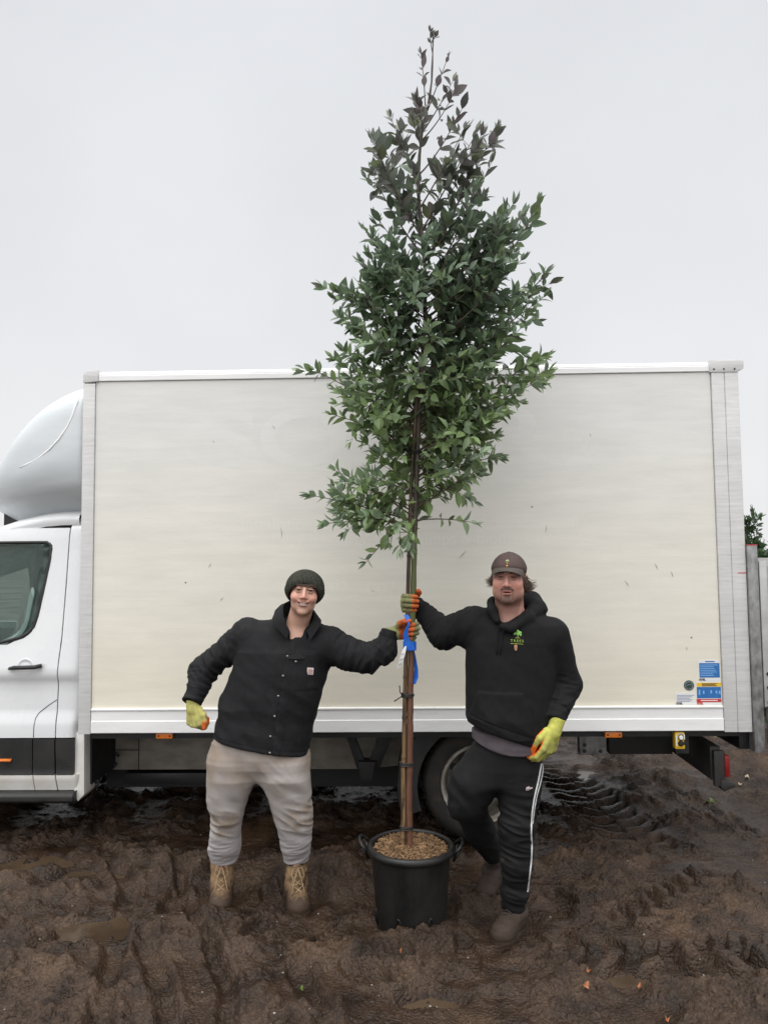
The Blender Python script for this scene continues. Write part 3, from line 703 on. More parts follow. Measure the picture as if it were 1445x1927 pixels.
# handle
hb = MB(); a_, b_ = cz(17, 1258), cz(84, 1252); zz = (a_[2]+b_[2])/2
yh = cab_y(zz)
MB().lathe([(0, .006), (.03, .004), (.046, 0), (.050, -.002), (.055, .003)], 24, ((a_[0]+b_[0])/2-.008, yh-.001, zz), 'y').build('handle_recess', M_CAB, door_o, smooth=True)
hb.tube([(a_[0]+.012, yh-.012, a_[2]), (a_[0]+.05, yh-.030, zz-.001), ((a_[0]+b_[0])/2, yh-.036, zz), (b_[0]-.05, yh-.030, zz+.001), (b_[0]-.012, yh-.012, b_[2])], [.014, .0165, .017, .0175, .016], 10, flat=.8)
hb.build('door_handle', M_PLAS, door_o, smooth=True)
# repeater lamp in the cladding
c_ = cz(-4, 1431)
MB().tube([(c_[0]-.12, cab_y(c_[2])-.004, c_[2]), (c_[0]+.09, cab_y(c_[2])-.004, c_[2])], .021, 12, flat=.5).build('side_marker_lamp', M_AMB, truck, smooth=True)
# white rear cab corner below the box, and black step
cw = MB(); c0 = T(143, 1381, .16); c1 = T(163, 1381, .16); c2 = T(163, 1493, .16); c3 = T(150, 1507, .16); c4 = T(143, 1490, .16)
cw.prism([(c0[0], c0[2]+.02), (c1[0], c1[2]+.02), (c2[0], c2[2]), (c3[0], c3[2]), (c4[0], c4[2])], .13, .30); cw.build('cab_rear_corner', M_CABD, truck, bevel=.012)
stp = MB(); z1 = cz(60, 1491)[2]; z2 = cz(60, 1512)[2]; xa = cz(147, 1500)[0]
profx(stp, [(YC-.01, z1), (YC-.03, z1-.018), (YC-.03, z1-.05), (YC+.0, z2), (YC+.2, z2), (YC+.2, z1)], XF, xa-.02); stp.build('side_step', M_PLAS, truck, bevel=.006)
# black box put in as the shade of the gap below the fairing
MB().box((-.75, .45, cz(60, 984)[2]), (-.005, TW-.2, cz(60, 962)[2]+.03)).build('fairing_gap_shade', M_BLK, truck)
# ---- chassis
ch = MB(); zu = ZB-.002
ch.box((.06, .04, ZB-.042), (TL-.05, .10, ZB)); ch.build('box_subframe', M_BLK, truck)
MB().box((.2, .5, ZB-.03), (TL-.1, TW-.1, ZB+.01)).build('box_floor', M_BLK, truck)
YP = .62; RX_ = T(903, 1476, .18)[0]
a1 = T(178, 1390, YP); a2 = T(765, 1447, YP)
side_ = MB(); zt_ = ZB-.01; zb2 = a2[2]; a3 = T(262, 1410, YP)
side_.prism([(a1[0], zt_), (a2[0]+.1, zt_), (a2[0]+.1, zb2+.04), (T(690, 1447, YP)[0], zb2), (a1[0]+.03, zb2), (a1[0], zb2+.10)], YP, YP+.03); sp_ = side_.build('chassis_side_plate', M_CHAS, truck, bevel=.004)
MB().box((a3[0]-.003, YP-.004, zb2), (a3[0]+.003, YP+.002, zt_)).box((a1[0]+.1, YP-.004, T(262, 1411, YP)[2]-.003), (a3[0], YP+.002, T(262, 1411, YP)[2]+.003)).build('plate_seam', M_SEAM, sp_)
hq = T(198, 1430, YP-.05)
MB().tube([(hq[0]+.09*math.cos(t_)*1.1, YP-.03, hq[2]+.05*math.sin(t_)) for t_ in np.linspace(.4, 5.6, 20)], .010, 8).build('cable', M_BLK, truck, smooth=True)
MB().lathe([(0, YP-.02), (.055, YP-.02), (.055, YP+.02)], 20, (hq[0], 0, hq[2]), 'y').build('chassis_opening', M_SEAM, truck)
MB().box((a1[0], .85, T(700, 1480, .85)[2]), (RX_-.1, .97, ZB-.03)).box((RX_-.1, .85, ZB-.14), (TL-.3, .97, ZB-.03)).box((a1[0], TW-.9, T(700, 1480, .85)[2]), (RX_-.1, TW-.8, ZB-.03)).build('chassis_rail', M_BLK, truck)
tank = MB(); tk = T(260, 1458, .72); tank.box((a1[0]+.2, .66, tk[2]-.05), (T(395, 1447, .72)[0]+.3, .95, tk[2]+.03)); tank.build('exhaust_box', M_BLK, truck, bevel=.02)
MB().box((a1[0]+.5, 1.0, .22), (RX_-.55, TW-.35, ZB-.1)).build('underbody_dark_block', M_BLK, truck, bevel=.03)  # black block added low down to darken the view beneath the truck
MB().box((a1[0]+.2, TW-.30, .20), (TL-1.9, TW-.1, ZB-.05)).build('far_dark_block', M_BLK, truck, bevel=.02)  # added block on the far side, shuts out the bright ground underneath
# V shaped hanger
for aa in ((652, 668, 672, 694), (712, 738, 690, 712)):
    m = MB(); q = [T(aa[0], 1385, .35), T(aa[1], 1385, .35), T(aa[3], 1450, .35), T(aa[2], 1445, .35)]
    m.prism([(v[0], v[2]) for v in q], .33, .37); m.build('hanger_bracket', M_BLK, truck, bevel=.004)
m = MB(); q = [T(674, 1430, .33), T(708, 1430, .33), T(702, 1466, .33), T(690, 1470, .33), T(678, 1462, .33)]; m.prism([(v[0], v[2]) for v in q], .28, .40); m.build('hanger_foot', M_BLK, truck, bevel=.01)
def marker(px, py):
    c_ = T(px, py, .02); o = MB().box((c_[0]-.052, .012, c_[2]-.017), (c_[0]+.052, .045, c_[2]+.017)).build('side_marker_lamp', M_AMB, truck, bevel=.006)
    for s in (-1, 1): MB().lathe([(0, .008), (.005, .009), (.006, .013)], 10, (c_[0]+s*.036, 0, c_[2]), 'y').build('screw', M_BLK, o)
marker(310, 1384.5); marker(1153.5, 1382.5)
# ---- wheels
M_DISC = pm('muddy_wheel_disc', (.030, .024, .018), (.22, .20, .17), 8, .6, .1, .2, 50, lo=.35, hi=.7)
def wheel(cx, cy, cz_, r=.36, wdt=.21, name='wheel', dual=False):
    w_ = empty(name, (cx, cy, cz_)); w_.parent = truck
    tp_ = [(r-.128, -wdt/2+.01), (r-.10, -wdt/2-.004), (r-.05, -wdt/2-.008), (r-.02, -wdt/2), (r-.004, -wdt/2+.015), (r, -wdt/2+.03), (r, wdt/2-.03), (r-.02, wdt/2), (r-.08, wdt/2+.004), (r-.145, wdt/2-.01)]
    ty = MB().lathe(tp_, 72, (0, 0, 0), 'y', True)
    t_ = ty.build('tyre', M_RUB, w_, smooth=True, auto=R(70))
    lg = MB()
    for k in range(54):
        th = 2*math.pi*k/54; M = Matrix.Rotation(-th, 4, 'Y')
        lg.box((-.012, -wdt/2+.03, r-.012), (.012, -.02, r+.004), M @ Matrix.Rotation(.25, 4, 'Z')); lg.box((-.012, .02, r-.012), (.012, wdt/2-.004, r+.004), M @ Matrix.Rotation(-.25, 4, 'Z'))
    lg.build('tread', M_RUB, t_)
    rr = r-.118
    rim_ = MB().lathe([(rr+.008, -wdt/2-.002), (rr+.004, -wdt/2-.010), (rr-.010, -wdt/2-.008), (rr-.016, -wdt/2+.010), (rr-.022, -wdt/2+.022)], 64, (0, 0, 0), 'y').build('rim', M_RIM, w_, smooth=True, auto=R(50))
    MB().lathe([(rr-.022, -wdt/2+.022), (rr-.032, -.0), (rr-.045, .06), (rr-.10, .07), (rr-.125, .0), (.07, -.02), (0, -.02)], 64, (0, 0, 0), 'y').build('wheel_disc', M_DISC, rim_, smooth=True, auto=R(50))
    for k in range(8):
        th = 2*math.pi*(k+.5)/8; MB().lathe([(0, .055), (.024, .056), (.026, .075)], 16, ((rr-.075)*math.cos(th), 0, (rr-.075)*math.sin(th)), 'y').build('wheel_hole', M_BLK, rim_)
    hub = MB().lathe([(.0, -.085), (.04, -.083), (.055, -.06), (.06, -.03)], 32, (0, 0, 0), 'y').build('hub', M_BLK, w_, smooth=True)
    for k in range(6):
        th = 2*math.pi*k/6; MB().lathe([(0, -.055), (.012, -.055), (.012, -.03)], 6, (.085*math.cos(th), 0, .085*math.sin(th)), 'y').build('wheel_nut', M_RIM, w_)
    return w_
RWY = .18
c_ = T(903, 1476, RWY)
RWX, RWZ = c_[0], c_[2]
wheel(RWX, RWY+.11, RWZ); wheel(RWX, RWY+.36, RWZ); wheel(RWX, TW-.25, RWZ)
FWX = XF-.42; wheel(FWX, .27, RWZ); wheel(FWX, TW-.27, RWZ)
MB().tube([(RWX, .4, RWZ), (RWX, TW-.3, RWZ)], .06, 12).build('rear_axle', M_BLK, truck)
# mudguard: band arched around the wheel with a side skirt
mg = MB(); ra, rb_ = .40, .475
pts = []
for k in range(25):
    th = R(-20+175*k/24.); pts.append((RWX-ra*math.cos(th), RWZ+ra*math.sin(th)))
outp = [(RWX+.50, RWZ-.05), (RWX+.50, ZB-.005), (RWX-.44, ZB-.005), (RWX-.52, RWZ+.15), (RWX-.50, RWZ-.08)]
a_in = [p for p in pts if p[1] < ZB-.004]
n = len(pts)
V = []; F = []
for i, p in enumerate(pts):
    th = R(-20+175*i/24.); rr = rb_+.05*abs(math.cos(th))
    o_ = (RWX-rr*math.cos(th), RWZ+rr*math.sin(th)); zi = min(p[1], ZB-.006); zo = min(o_[1], ZB-.002)
    for y in (.10, .50): V += [(p[0], y, zi), (o_[0], y, zo)]
for i in range(n-1):
    a = i*4; b = a+4
    F += [(a, a+1, b+1, b), (a+2, b+2, b+3, a+3), (a, b, b+2, a+2), (a+1, a+3, b+3, b+1)]
mg.add(V, F).build('mudguard', M_PLAS, truck, smooth=True, auto=R(40))
# rear equipment
q0 = T(1143, 1392, .45); q1 = T(1262, 1417, .45)
MB().box((q0[0], .42, q1[2]), (q1[0], .55, ZB-.01)).build('rear_cross_plate', M_BLK, truck, bevel=.004)
q0 = T(1088, 1390, .35); q1 = T(1140, 1420, .35)
jp = MB().box((q0[0], .33, q1[2]), (q1[0], .40, ZB-.02)).build('tow_bracket', M_GALV, truck, bevel=.012)
q = T(1106, 1408, .33)
for a, b in ((1100, 1402), (1100, 1414), (1130, 1414)):
    q = T(a, b, .32); MB().lathe([(0, .318), (.011, .320), (.012, .335)], 12, (q[0], 0, q[2]), 'y').build('bolt', M_BLK, jp)
M_YEL = pm('yellow_plastic', (.58, .36, .02), (.66, .42, .03), 12, .4)
q0 = T(1269, 1377, .0); q1 = T(1289, 1410, .0)
cb = MB().box((q0[0], .0, q1[2]), (q1[0], .05, q0[2]-.004)).build('control_box', M_YEL, truck, bevel=.008)
for py, mt in ((1388, M_STW), (1399, M_BLK)):
    q = T(1280.5, py, 0); MB().lathe([(0, -.012), (.011, -.011), (.0135, -.004), (.0135, .002)], 20, (q[0], 0, q[2]), 'y').build('push_button', mt, cb, smooth=True, auto=R(40))
    MB().lathe([(.015, -.002), (.0185, -.002), (.0185, .002), (.015, .002)], 20, (q[0], 0, q[2]), 'y', True).build('button_ring', M_BLK, cb)
quad('print_strip', 1271, 1384, 1273.5, 1404, M_STW, -.0014, cb); quad('print_strip', 1286, 1383, 1288, 1391, M_STW, -.0014, cb); quad('print_strip', 1286, 1393, 1288, 1402, M_BLK, -.0014, cb); quad('print_strip', 1276, 1380, 1284, 1383, M_STGR, -.0014, cb)
MB().box((T(1285, 1400, .06)[0]-.05, .05, T(1285, 1417, .06)[2]), (T(1285, 1400, .06)[0]+.03, .09, ZB-.004)).build('control_bracket', M_BLK, truck)
# rear bumper running across the truck, lamp cluster at its near end
xb0 = T(1343, 1450, .06)[0]; xb1 = T(1366, 1450, .06)[0]; zbt = T(1355, 1413, .06)[2]; zbb = T(1355, 1480, .06)[2]
MB().box((xb0-.01, .09, zbb+.03), (xb1-.02, TW-.1, zbt+.02)).build('rear_bumper', M_BLK, truck, bevel=.01)
en = MB().box((xb0, .055, zbb), (xb1-.01, .088, zbt)).build('bumper_end_cap', M_PLAS, truck, bevel=.008)
MB().box((xb1-.012, .05, T(1355, 1462, .06)[2]), (xb1+.02, .20, T(1355, 1422, .06)[2])).build('tail_lamp', M_RED, truck, bevel=.008)
MB().prism([(xb1-.035, zbb+.045), (xb1+.045, zbb+.02), (xb1+.05, zbb-.0), (xb1-.02, zbb-.03), (xb1-.04, zbb)], .05, .14).build('lamp_bracket', M_PLAS, truck, bevel=.004)
# tail lift: galvanised column, red top edge, platform
xc = TL+.005
ct = T(1408, 1026, -.02)[2]; cbm = T(1422, 1416, -.02)[2]
colm = MB(); colm.box((xc, -.03, cbm), (xc+.062, .05, ct)); colm.box((xc+.062, -.01, cbm), (xc+.072, .05, ct)); co_ = colm.build('tail_lift_column', M_GALV, truck, bevel=.004)
M_REDP = pm('red_tape', (.55, .03, .05), None, 5, .4)
MB().box((xc-.001, -.032, ct), (xc+.063, .052, ct+.005)).build('red_edge_tape', M_REDP, co_)
MB().box((TL-.05, -.0135, T(1390, 1078, 0)[2]-.0025), (TL+.001, -.0125, T(1390, 1078, 0)[2]+.0025)).build('red_mark', M_REDP, truck)
MB().box((xc, TW-.06, cbm), (xc+.062, TW+.02, ct)).build('tail_lift_column', M_GALV, truck, bevel=.004)
qb = T(1404, 1410, .06)
MB().box((TL-.05, .06, qb[2]), (TL+.03, TW-.06, ZB-.01)).build('tail_lift_beam', M_BLK, truck, bevel=.006)
pe = MB(); zp1 = T(1430, 1056, .0)[2]; zp0 = T(1440, 1330, .0)[2]
pe.box((xc+.078, -.01, zp0), (xc+.125, .02, zp1)); pf = pe.build('platform_edge', M_ALU, truck, bevel=.006)
for b in (1268, 1294, 1322):
    q = T(1436, b, -.01); MB().lathe([(0, -.022), (.008, -.021), (.011, -.012)], 10, (xc+.105, 0, q[2]), 'y').build('bolt', M_BLK, pf)
rbp = MB(); rbp.box((xc+.10, .05, zp0+.05), (xc+.9, .09, zp1+.02))
for k in range(60):
    z = zp0+.08+k*(zp1-zp0-.1)/60.; rbp.box((xc+.11, .044, z), (xc+.89, .052, z+.006))
rbp.build('tail_lift_platform', M_ALU, truck)
MB().box((xc+.10, -.005, zp0-.24), (xc+.85, .03, zp0+.02)).build('platform_hinge_guard', M_GALV, truck, bevel=.01)
MB().tube([(xc+.10, -.02, zp0-.02), (xc+.13, -.02, zp0-.06), (xc+.2, -.02, zp0-.05)], .014, 8).build('hinge_arm', M_BLK, truck, smooth=True)
# ================================================================== POT, YOUNG TREE, CANE
TY = 3.86
rng = np.random.RandomState(11)
M_POT = pm('black_pot_plastic', (.0065, .0065, .007), (.014, .013, .012), 5, .42, .12, .15, 40, stretch=(1, 1, .5), spec=.4)
pc = P(773, 1587, TY); PX, PY, PZ = pc[0], pc[1], pc[2]
pot = empty('plant_pot', (PX, PY, 0)); tag(pot, 'large black plastic plant pot holding the young tree, sunk into the mud', 'plant pot')
RT, RB = .212, .170
prof = [(0, -.05), (RB-.01, -.05), (RB, -.04)]+[(RB+(RT-.012-RB)*t, -.04+(PZ-.03+.04)*t) for t in np.linspace(.1, 1, 8)]+[(RT-.012, PZ-.03)]
prof += [(RT-.022, PZ-.03), (RT-.03, PZ-.10), (0, PZ-.10)]
MB().lathe(prof, 64).build('pot_body', M_POT, pot, smooth=True, auto=R(50))
MB().lathe([(RT-.014, PZ-.034), (RT+.004, PZ-.036), (RT+.010, PZ-.028), (RT+.010, PZ-.014), (RT+.004, PZ-.004), (RT-.004, PZ), (RT-.014, PZ-.002), (RT-.018, PZ-.012), (RT-.018, PZ-.03)], 96, closed=True).build('rim', M_POT, pot, smooth=True, auto=R(60))
for s, an in ((-1, R(172)), (1, R(-2))):
    m = MB(); ca, sa = math.cos(an), math.sin(an)
    def hp(r_, t_, z): return (r_*ca-t_*sa, r_*sa+t_*ca, z)
    m.tube([hp(RT-.002, -.058, PZ-.030), hp(RT+.028, -.055, PZ-.004), hp(RT+.045, -.035, PZ+.014), hp(RT+.050, 0, PZ+.020), hp(RT+.045, .035, PZ+.014), hp(RT+.028, .055, PZ-.004), hp(RT-.002, .058, PZ-.030)], .0095, 8, flat=.8)
    m.tube([hp(RT+.0, -.035, PZ-.07), hp(RT+.028, -.045, PZ-.02)], .008, 6); m.tube([hp(RT+.0, .035, PZ-.07), hp(RT+.028, .045, PZ-.02)], .008, 6)
    m.build('handle', M_POT, pot, smooth=True)
# moulded foot marks near the base
for an in (-1.05, -1.95, -2.9):
    m = MB(); pts_ = []
    for k in range(9):
        t_ = math.pi*k/8; a2 = an+.09*math.cos(t_); z = .02+.075*math.sin(t_)
        r_ = RB+(RT-.012-RB)*((z+.04)/(PZ+.01))+.002; pts_.append((r_*math.cos(a2), r_*math.sin(a2), z))
    m.tube(pts_, .004, 6).build('moulded_foot', M_POT, pot, smooth=True)
M_SOIL = pm('bark_compost', (.045, .024, .012), (.15, .088, .042), 60, .9, .05, .8, 150, lo=.3, hi=.6, bdist=.01)
M_CHIP = pm('bark_chips', (.07, .038, .018), (.26, .155, .075), 30, .85, .05, .2, 90, lo=.3, hi=.6)
n = 40; soil = []; sf = []
for i in range(n+1):
    for j in range(64):
        r_ = (RT-.022)*i/n; th = 2*math.pi*j/64; x, y = r_*math.cos(th), r_*math.sin(th)
        z = PZ-.028+.010*(1-(i/n)**2)+.006*float(pn3(x*22+3, y*22, .5))+.004*float(pn3(x*60+3, y*60, .5)); soil.append((x, y, z))
for i in range(n):
    for j in range(64): sf.append((i*64+j, (i+1)*64+j, (i+1)*64+(j+1) % 64, i*64+(j+1) % 64))
so_ = MB().add(soil, sf).build('compost', M_SOIL, pot, smooth=True)
ch = MB()
for k in range(1500):
    r_ = (RT-.03)*math.sqrt(rng.rand()); th = rng.rand()*6.283; L_ = .004+.012*rng.rand()**2; W_ = .0012+.0025*rng.rand(); 
    M = Matrix.Translation((r_*math.cos(th), r_*math.sin(th), PZ-.018+.008*(1-(r_/RT)**2)+.006*rng.rand())) @ Matrix.Rotation(rng.rand()*6.28, 4, 'Z') @ Matrix.Rotation(rng.normal()*.35, 4, 'Y') @ Matrix.Rotation(rng.rand()*3, 4, 'X')
    ch.box((-L_, -W_, -.0008), (L_, W_, .0008), M)
co2 = ch.build('bark_chips', M_CHIP, pot); tag(co2, kind='stuff')

# ---- trunk
def lerp_path(path, py):
    q = sorted(path, key=lambda a: a[1]); return float(np.interp(py, [b for a, b in q], [a for a, b in q]))
TRUNK = [(771, 1606), (769, 1500), (771, 1400), (772, 1300), (775, 1200), (778, 1100), (780, 1000), (784, 900), (787, 800), (793, 700), (800, 600), (799, 500), (792, 420), (787, 362), (789, 293), (795, 238), (806, 196), (812, 155), (814, 100), (815, 66)]
def tr(py, dy=0): return P(lerp_path(TRUNK, py), py, TY+.004)
tree = empty('young_tree', (PX, PY, PZ-.02)); tag(tree, 'tall slender evergreen sapling with blue green oval leaves, held upright by both men', 'tree')
M_BARK = pm('sapling_bark', (.95, .95, .95), (1.15, 1.1, 1.05), 30, .6, .1, .5, 60, attr='Col', stretch=(1, 1, .25), lo=.3, hi=.7, bdist=.004)
pys = np.concatenate([np.arange(1606, 400, -5), np.arange(400, 64, -6)])
V = []; F = []; C = []; NS_ = 14
for i, py in enumerate(pys):
    c = tr(py); f = (1606-py)/1540.
    r_ = .0158*(1-f)**.55+.0022+.0008*math.sin(py*.11)
    bump = .0025*math.exp(-((py % 83)-40)**2/18.)*(1-f)
    tt = tr(py-5)-tr(py+5); tt /= np.linalg.norm(tt); a = np.cross([0, 1, 0], tt); a /= np.linalg.norm(a); b = np.cross(tt, a)
    brown = np.array([.115, .050, .030]); green = np.array([.085, .105, .035]); dark = np.array([.055, .042, .032])
    nz = float(pn3(py*.03, 1.2, 3.4))
    m1 = sst(1235, 1200, py+20*nz); m2 = sst(1030, 960, py+20*nz)
    col = brown*(1-m1)+green*m1; col = col*(1-m2)+dark*m2
    for k in range(NS_):
        th = 2*math.pi*k/NS_; rr = r_+bump+.0012*float(pn3(math.cos(th)*2, math.sin(th)*2, py*.04))
        V.append(c+rr*(math.cos(th)*a+math.sin(th)*b)); C.append(col*(1+.3*float(pn3(math.cos(th)*2, math.sin(th)*2, py*.09))))
for i in range(len(pys)-1):
    for k in range(NS_): k2 = (k+1) % NS_; F.append((i*NS_+k, i*NS_+k2, (i+1)*NS_+k2, (i+1)*NS_+k))
np_mesh('trunk', V, np.array(F), M_BARK, tree, cols=np.array(C), world=True)
# ---- branches and leaves
TIPS = [(803, 50, .0), (822, 58, 0), (772, 92, .02), (863, 97, -.02), (872, 142, .03), (876, 160, .0), (893, 187, .05), (765, 182, -.04), (715, 212, .05), (757, 215, -.1), (735, 230, .1), (893, 235, -.08), (950, 236, .05), (916, 240, -.05), (944, 296, .1), (682, 252, -.05), (700, 262, .12),
        (680, 312, .1), (915, 345, -.1), (1032, 371, .05), (985, 375, -.05), (960, 400, .1), (1003, 395, -.1), (1004, 432, .1), (990, 440, -.1), (684, 440, .05), (676, 470, -.1), (673, 515, .08), (688, 528, -.08), (690, 400, .05), (1000, 480, -.1), (985, 465, .15),
        (1043, 520, .02), (1020, 528, .12), (1036, 560, -.05), (1012, 590, .1), (618, 552, .04), (640, 548, -.08), (626, 598, .1), (655, 565, .0), (690, 560, .1), (668, 620, -.1), (1000, 612, -.1), (985, 640, .1), (618, 678, .05), (578, 696, -.05), (640, 665, .1),
        (1036, 672, .0), (1046, 698, .1), (1040, 712, -.1), (985, 745, .1), (960, 780, -.1), (960, 760, .12), (612, 780, .05), (628, 742, -.1), (615, 730, .1), (672, 832, .05), (925, 795, -.05), (940, 860, .0), (925, 840, .1), (912, 885, -.1), (885, 905, .05), (618, 886, .05), (640, 905, -.05),
        (572, 932, .0), (600, 985, -.08), (630, 975, .08), (620, 960, -.1), (906, 984, -.05), (848, 935, .06), (675, 1058, -.03), (768, 1035, -.12), (750, 1020, -.14), (735, 985, -.1), (700, 975, .05), (660, 940, .1), (900, 870, -.05), (890, 905, .1), (880, 840, .12), (945, 820, .05)]
OUT = [(60, 803, 822), (100, 775, 860), (150, 785, 872), (200, 758, 888), (240, 705, 945), (300, 685, 945), (350, 697, 915), (380, 698, 1010), (420, 690, 1000), (460, 676, 995), (510, 678, 1020), (536, 690, 1030), (548, 630, 1025), (600, 628, 1000), (650, 645, 990), (680, 625, 1025), (710, 600, 1035), (740, 630, 990), (780, 620, 970), (820, 675, 925), (850, 680, 935), (880, 640, 915), (905, 620, 895), (930, 600, 850), (960, 610, 800), (985, 650, 790), (1010, 740, 775)]
def outl(py): return [float(np.interp(py, [o[0] for o in OUT], [o[k] for o in OUT])) for k in (1, 2)]
DENS = [(60, .0), (180, .12), (240, .6), (330, 1.0), (380, 2.0), (560, 2.3), (700, 2.3), (800, 1.8), (860, 1.1), (910, .9), (960, .5), (1000, .1), (1020, 0)]
fill = []
while len(fill) < 118:
    py = rng.uniform(190, 1000)
    if rng.rand()*2.4 > np.interp(py, [d[0] for d in DENS], [d[1] for d in DENS]): continue
    l, r = outl(py); c = lerp_path(TRUNK, py); u = rng.uniform(-1, 1); px = c+(r-c if u > 0 else c-l)*.93*np.sign(u)*abs(u)**.62
    fill.append((px, py, rng.uniform(-1, 1)*.34*math.sqrt(max(.05, 1-u*u))))
br = MB(); LV = []; LF = []; LC = []; nleaf = 0
LS = np.linspace(0, 1, 6); LW = np.array([.10, .72, 1.0, .88, .52, .0])
def leaf(p, d, nrm, L_, W_, col, curl):
    global nleaf
    d = d/np.linalg.norm(d); s = np.cross(d, nrm); s /= np.linalg.norm(s)+1e-9; nn = np.cross(s, d)
    b = len(LV)
    for t, w_ in zip(LS, LW):
        c = p+d*(L_*t)-nn*(curl*L_*t*t); hw = W_*.5*w_
        LV.append(c-s*hw+nn*hw*.35); LV.append(c); LV.append(c+s*hw+nn*hw*.35)
        for k in range(3): LC.append(col*(1.12 if k == 1 else 1.0))
    for i in range(5):
        a = b+i*3; LF.append((a, a+1, a+4, a+3)); LF.append((a+1, a+2, a+5, a+4))
    nleaf += 1
def leafcol(py, tipness):
    top = sst(430, 160, py+rng.normal()*35); low = sst(480, 820, py+rng.normal()*40)
    g = np.array([.140, .200, .125])*(1-low)+np.array([.205, .290, .120])*low
    pur = np.array([.150, .120, .135]); c = g*(1-top*.85)+pur*top*.85
    q = rng.rand()
    if q < .10: c = c*.5+np.array([.17, .21, .075])*.5
    elif q < .24: c = c*.4+np.array([.21, .26, .21])*.6*(1-.5*top)
    elif q < .28 and py < 650: c = c*.4+np.array([.07, .045, .045])*.6
    if tipness > .75 and py > 850: c = c*.45+np.array([.20, .27, .20])*.5
    return c*rng.uniform(.6, 1.35)
def leafy(path, py, n_pairs, size, t0=.3, up=.0):
    path = np.array(path); seg = np.linalg.norm(np.diff(path, axis=0), axis=1); cum = np.concatenate([[0], np.cumsum(seg)]); tot = cum[-1]
    ang = rng.rand()*3.14
    for i in range(n_pairs):
        t = t0+(1-t0)*(i+.5)/n_pairs; s = t*tot; p = np.array([np.interp(s, cum, path[:, k]) for k in range(3)])
        p2 = np.array([np.interp(min(tot, s+.02), cum, path[:, k]) for k in range(3)]); dr = p2-p
        if np.linalg.norm(dr) < 1e-6: dr = path[-1]-path[-2]
        dr /= np.linalg.norm(dr); ang += 1.57+rng.normal()*.25
        a = np.cross(dr, [0.3, .2, 1.]); a /= np.linalg.norm(a); b = np.cross(dr, a)
        for sg in (0, math.pi):
            if rng.rand() < .07: continue
            o = math.cos(ang+sg)*a+math.sin(ang+sg)*b
            f = .75-.45*t; dd = dr*(1-f)+o*(f+.25)+np.array([0, 0, up])+rng.normal(size=3)*.14
            L_ = size*(1.05-.35*t)*rng.uniform(.6, 1.25)
            leaf(p+o*.002, dd, dr*.8+np.array([0, 0, .5])+rng.normal(size=3)*.35-o*.2, L_, L_*rng.uniform(.42, .60), leafcol(py, t), rng.uniform(-.1, .45))
    dr = path[-1]-path[-2]; dr = dr/np.linalg.norm(dr)
    for k in range(3): leaf(path[-1], dr+rng.normal(size=3)*.28+np.array([0, 0, up]), np.cross(dr, rng.normal(size=3)), size*rng.uniform(.55, .8), size*.22, leafcol(py, 1), .05)
def branch(px, py, dy, main=True):
    c = lerp_path(TRUNK, py); px = px-np.sign(px-c)*min(abs(px-c)*.5, 20 if py < 560 else 14); py = py+(10 if py < 500 else 0); dx = px-c; k = float(np.interp(py, [60, 200, 400, 600, 800, 930, 1060], [2.2, 1.7, 1.0, .65, .35, .05, -.45]))*(1 if main else rng.uniform(.5, 1.7))
    oy = min(py+abs(dx)*k+25+rng.uniform(-25, 45), 1022 if py < 985 else 985)
    if py > 1000: oy = 975
    A = tr(oy); B = P(px, py, TY+dy); L_ = np.linalg.norm(B-A)
    mid = (A+B)/2+np.array([0, 0, (-.10 if py < 500 else .06)*L_])+rng.normal(size=3)*.03*L_
    pts = [(1-t)**2*A+2*t*(1-t)*mid+t*t*B for t in np.linspace(0, 1, 9)]
    r0 = (.0022+.0045*min(L_, .6))*(1 if main else .6)
    br.tube(pts, [r0*(1-.8*t)+.0006 for t in np.linspace(0, 1, 9)], 5, cap=False)
    size = float(np.interp(py, [60, 160, 300, 500, 800, 1000], [.050, .098, .104, .096, .090, .090]))
    if py > 1000 or (py > 900 and px > 830): size *= .85
    sp = float(np.interp(py, [60, 300, 500], [.072, .056, .044])); upw = .25 if py < 420 else (-.08 if py > 700 else .05)
    leafy(pts, py, max(3, int(L_*.8/sp)), size, t0=(.12 if 230 < py < 960 else .38), up=upw)
    if L_ > .16:
        ntw = int(L_/(.17 if py < 420 else .125)) if main else int(L_/.18)
        if py < 230: ntw = max(0, ntw-3)
        if py > 1000 or (py > 970 and px > 830): ntw = 0
        for q in range(ntw):
            t = rng.uniform(.35, .95); i = min(7, int(t*8)); p = np.array(pts[i]); dr = np.array(pts[i+1])-pts[i]; dr /= np.linalg.norm(dr)
            d = dr*.8+rng.normal(size=3)*np.array([.5, .55, .4])+np.array([0, 0, upw]); d /= np.linalg.norm(d); tl = rng.uniform(.07, .17)
            e = p+d*tl; w2 = [p, p+d*tl*.5+rng.normal(size=3)*.006, e]
            br.tube(w2, [.0016, .0012, .0006], 4, cap=False)
            leafy(w2, py, max(2, int(tl/.042)), size*.95, t0=.15, up=upw)
for (px, py, dy) in TIPS: branch(px, py, dy*1.4)
for (px, py, dy) in fill: branch(px, py, dy, False)
bo = br.build('branches', None, tree, smooth=True); bo.data.transform(Matrix.Translation(-Vector(tree.location)))
M_TWIG = pm('twig_bark', (.040, .032, .026), (.10, .065, .04), 30, .6); bo.data.materials.append(M_TWIG)
M_LEAF = bpy.data.materials.new('waxy_leaves'); M_LEAF.use_nodes = True; t = M_LEAF.node_tree; b = t.nodes['Principled BSDF']
at = t.nodes.new('ShaderNodeAttribute'); at.attribute_name = 'Col'; t.links.new(at.outputs['Color'], b.inputs['Base Color']); b.inputs['Roughness'].default_value = .36; b.inputs['Specular IOR Level'].default_value = .6
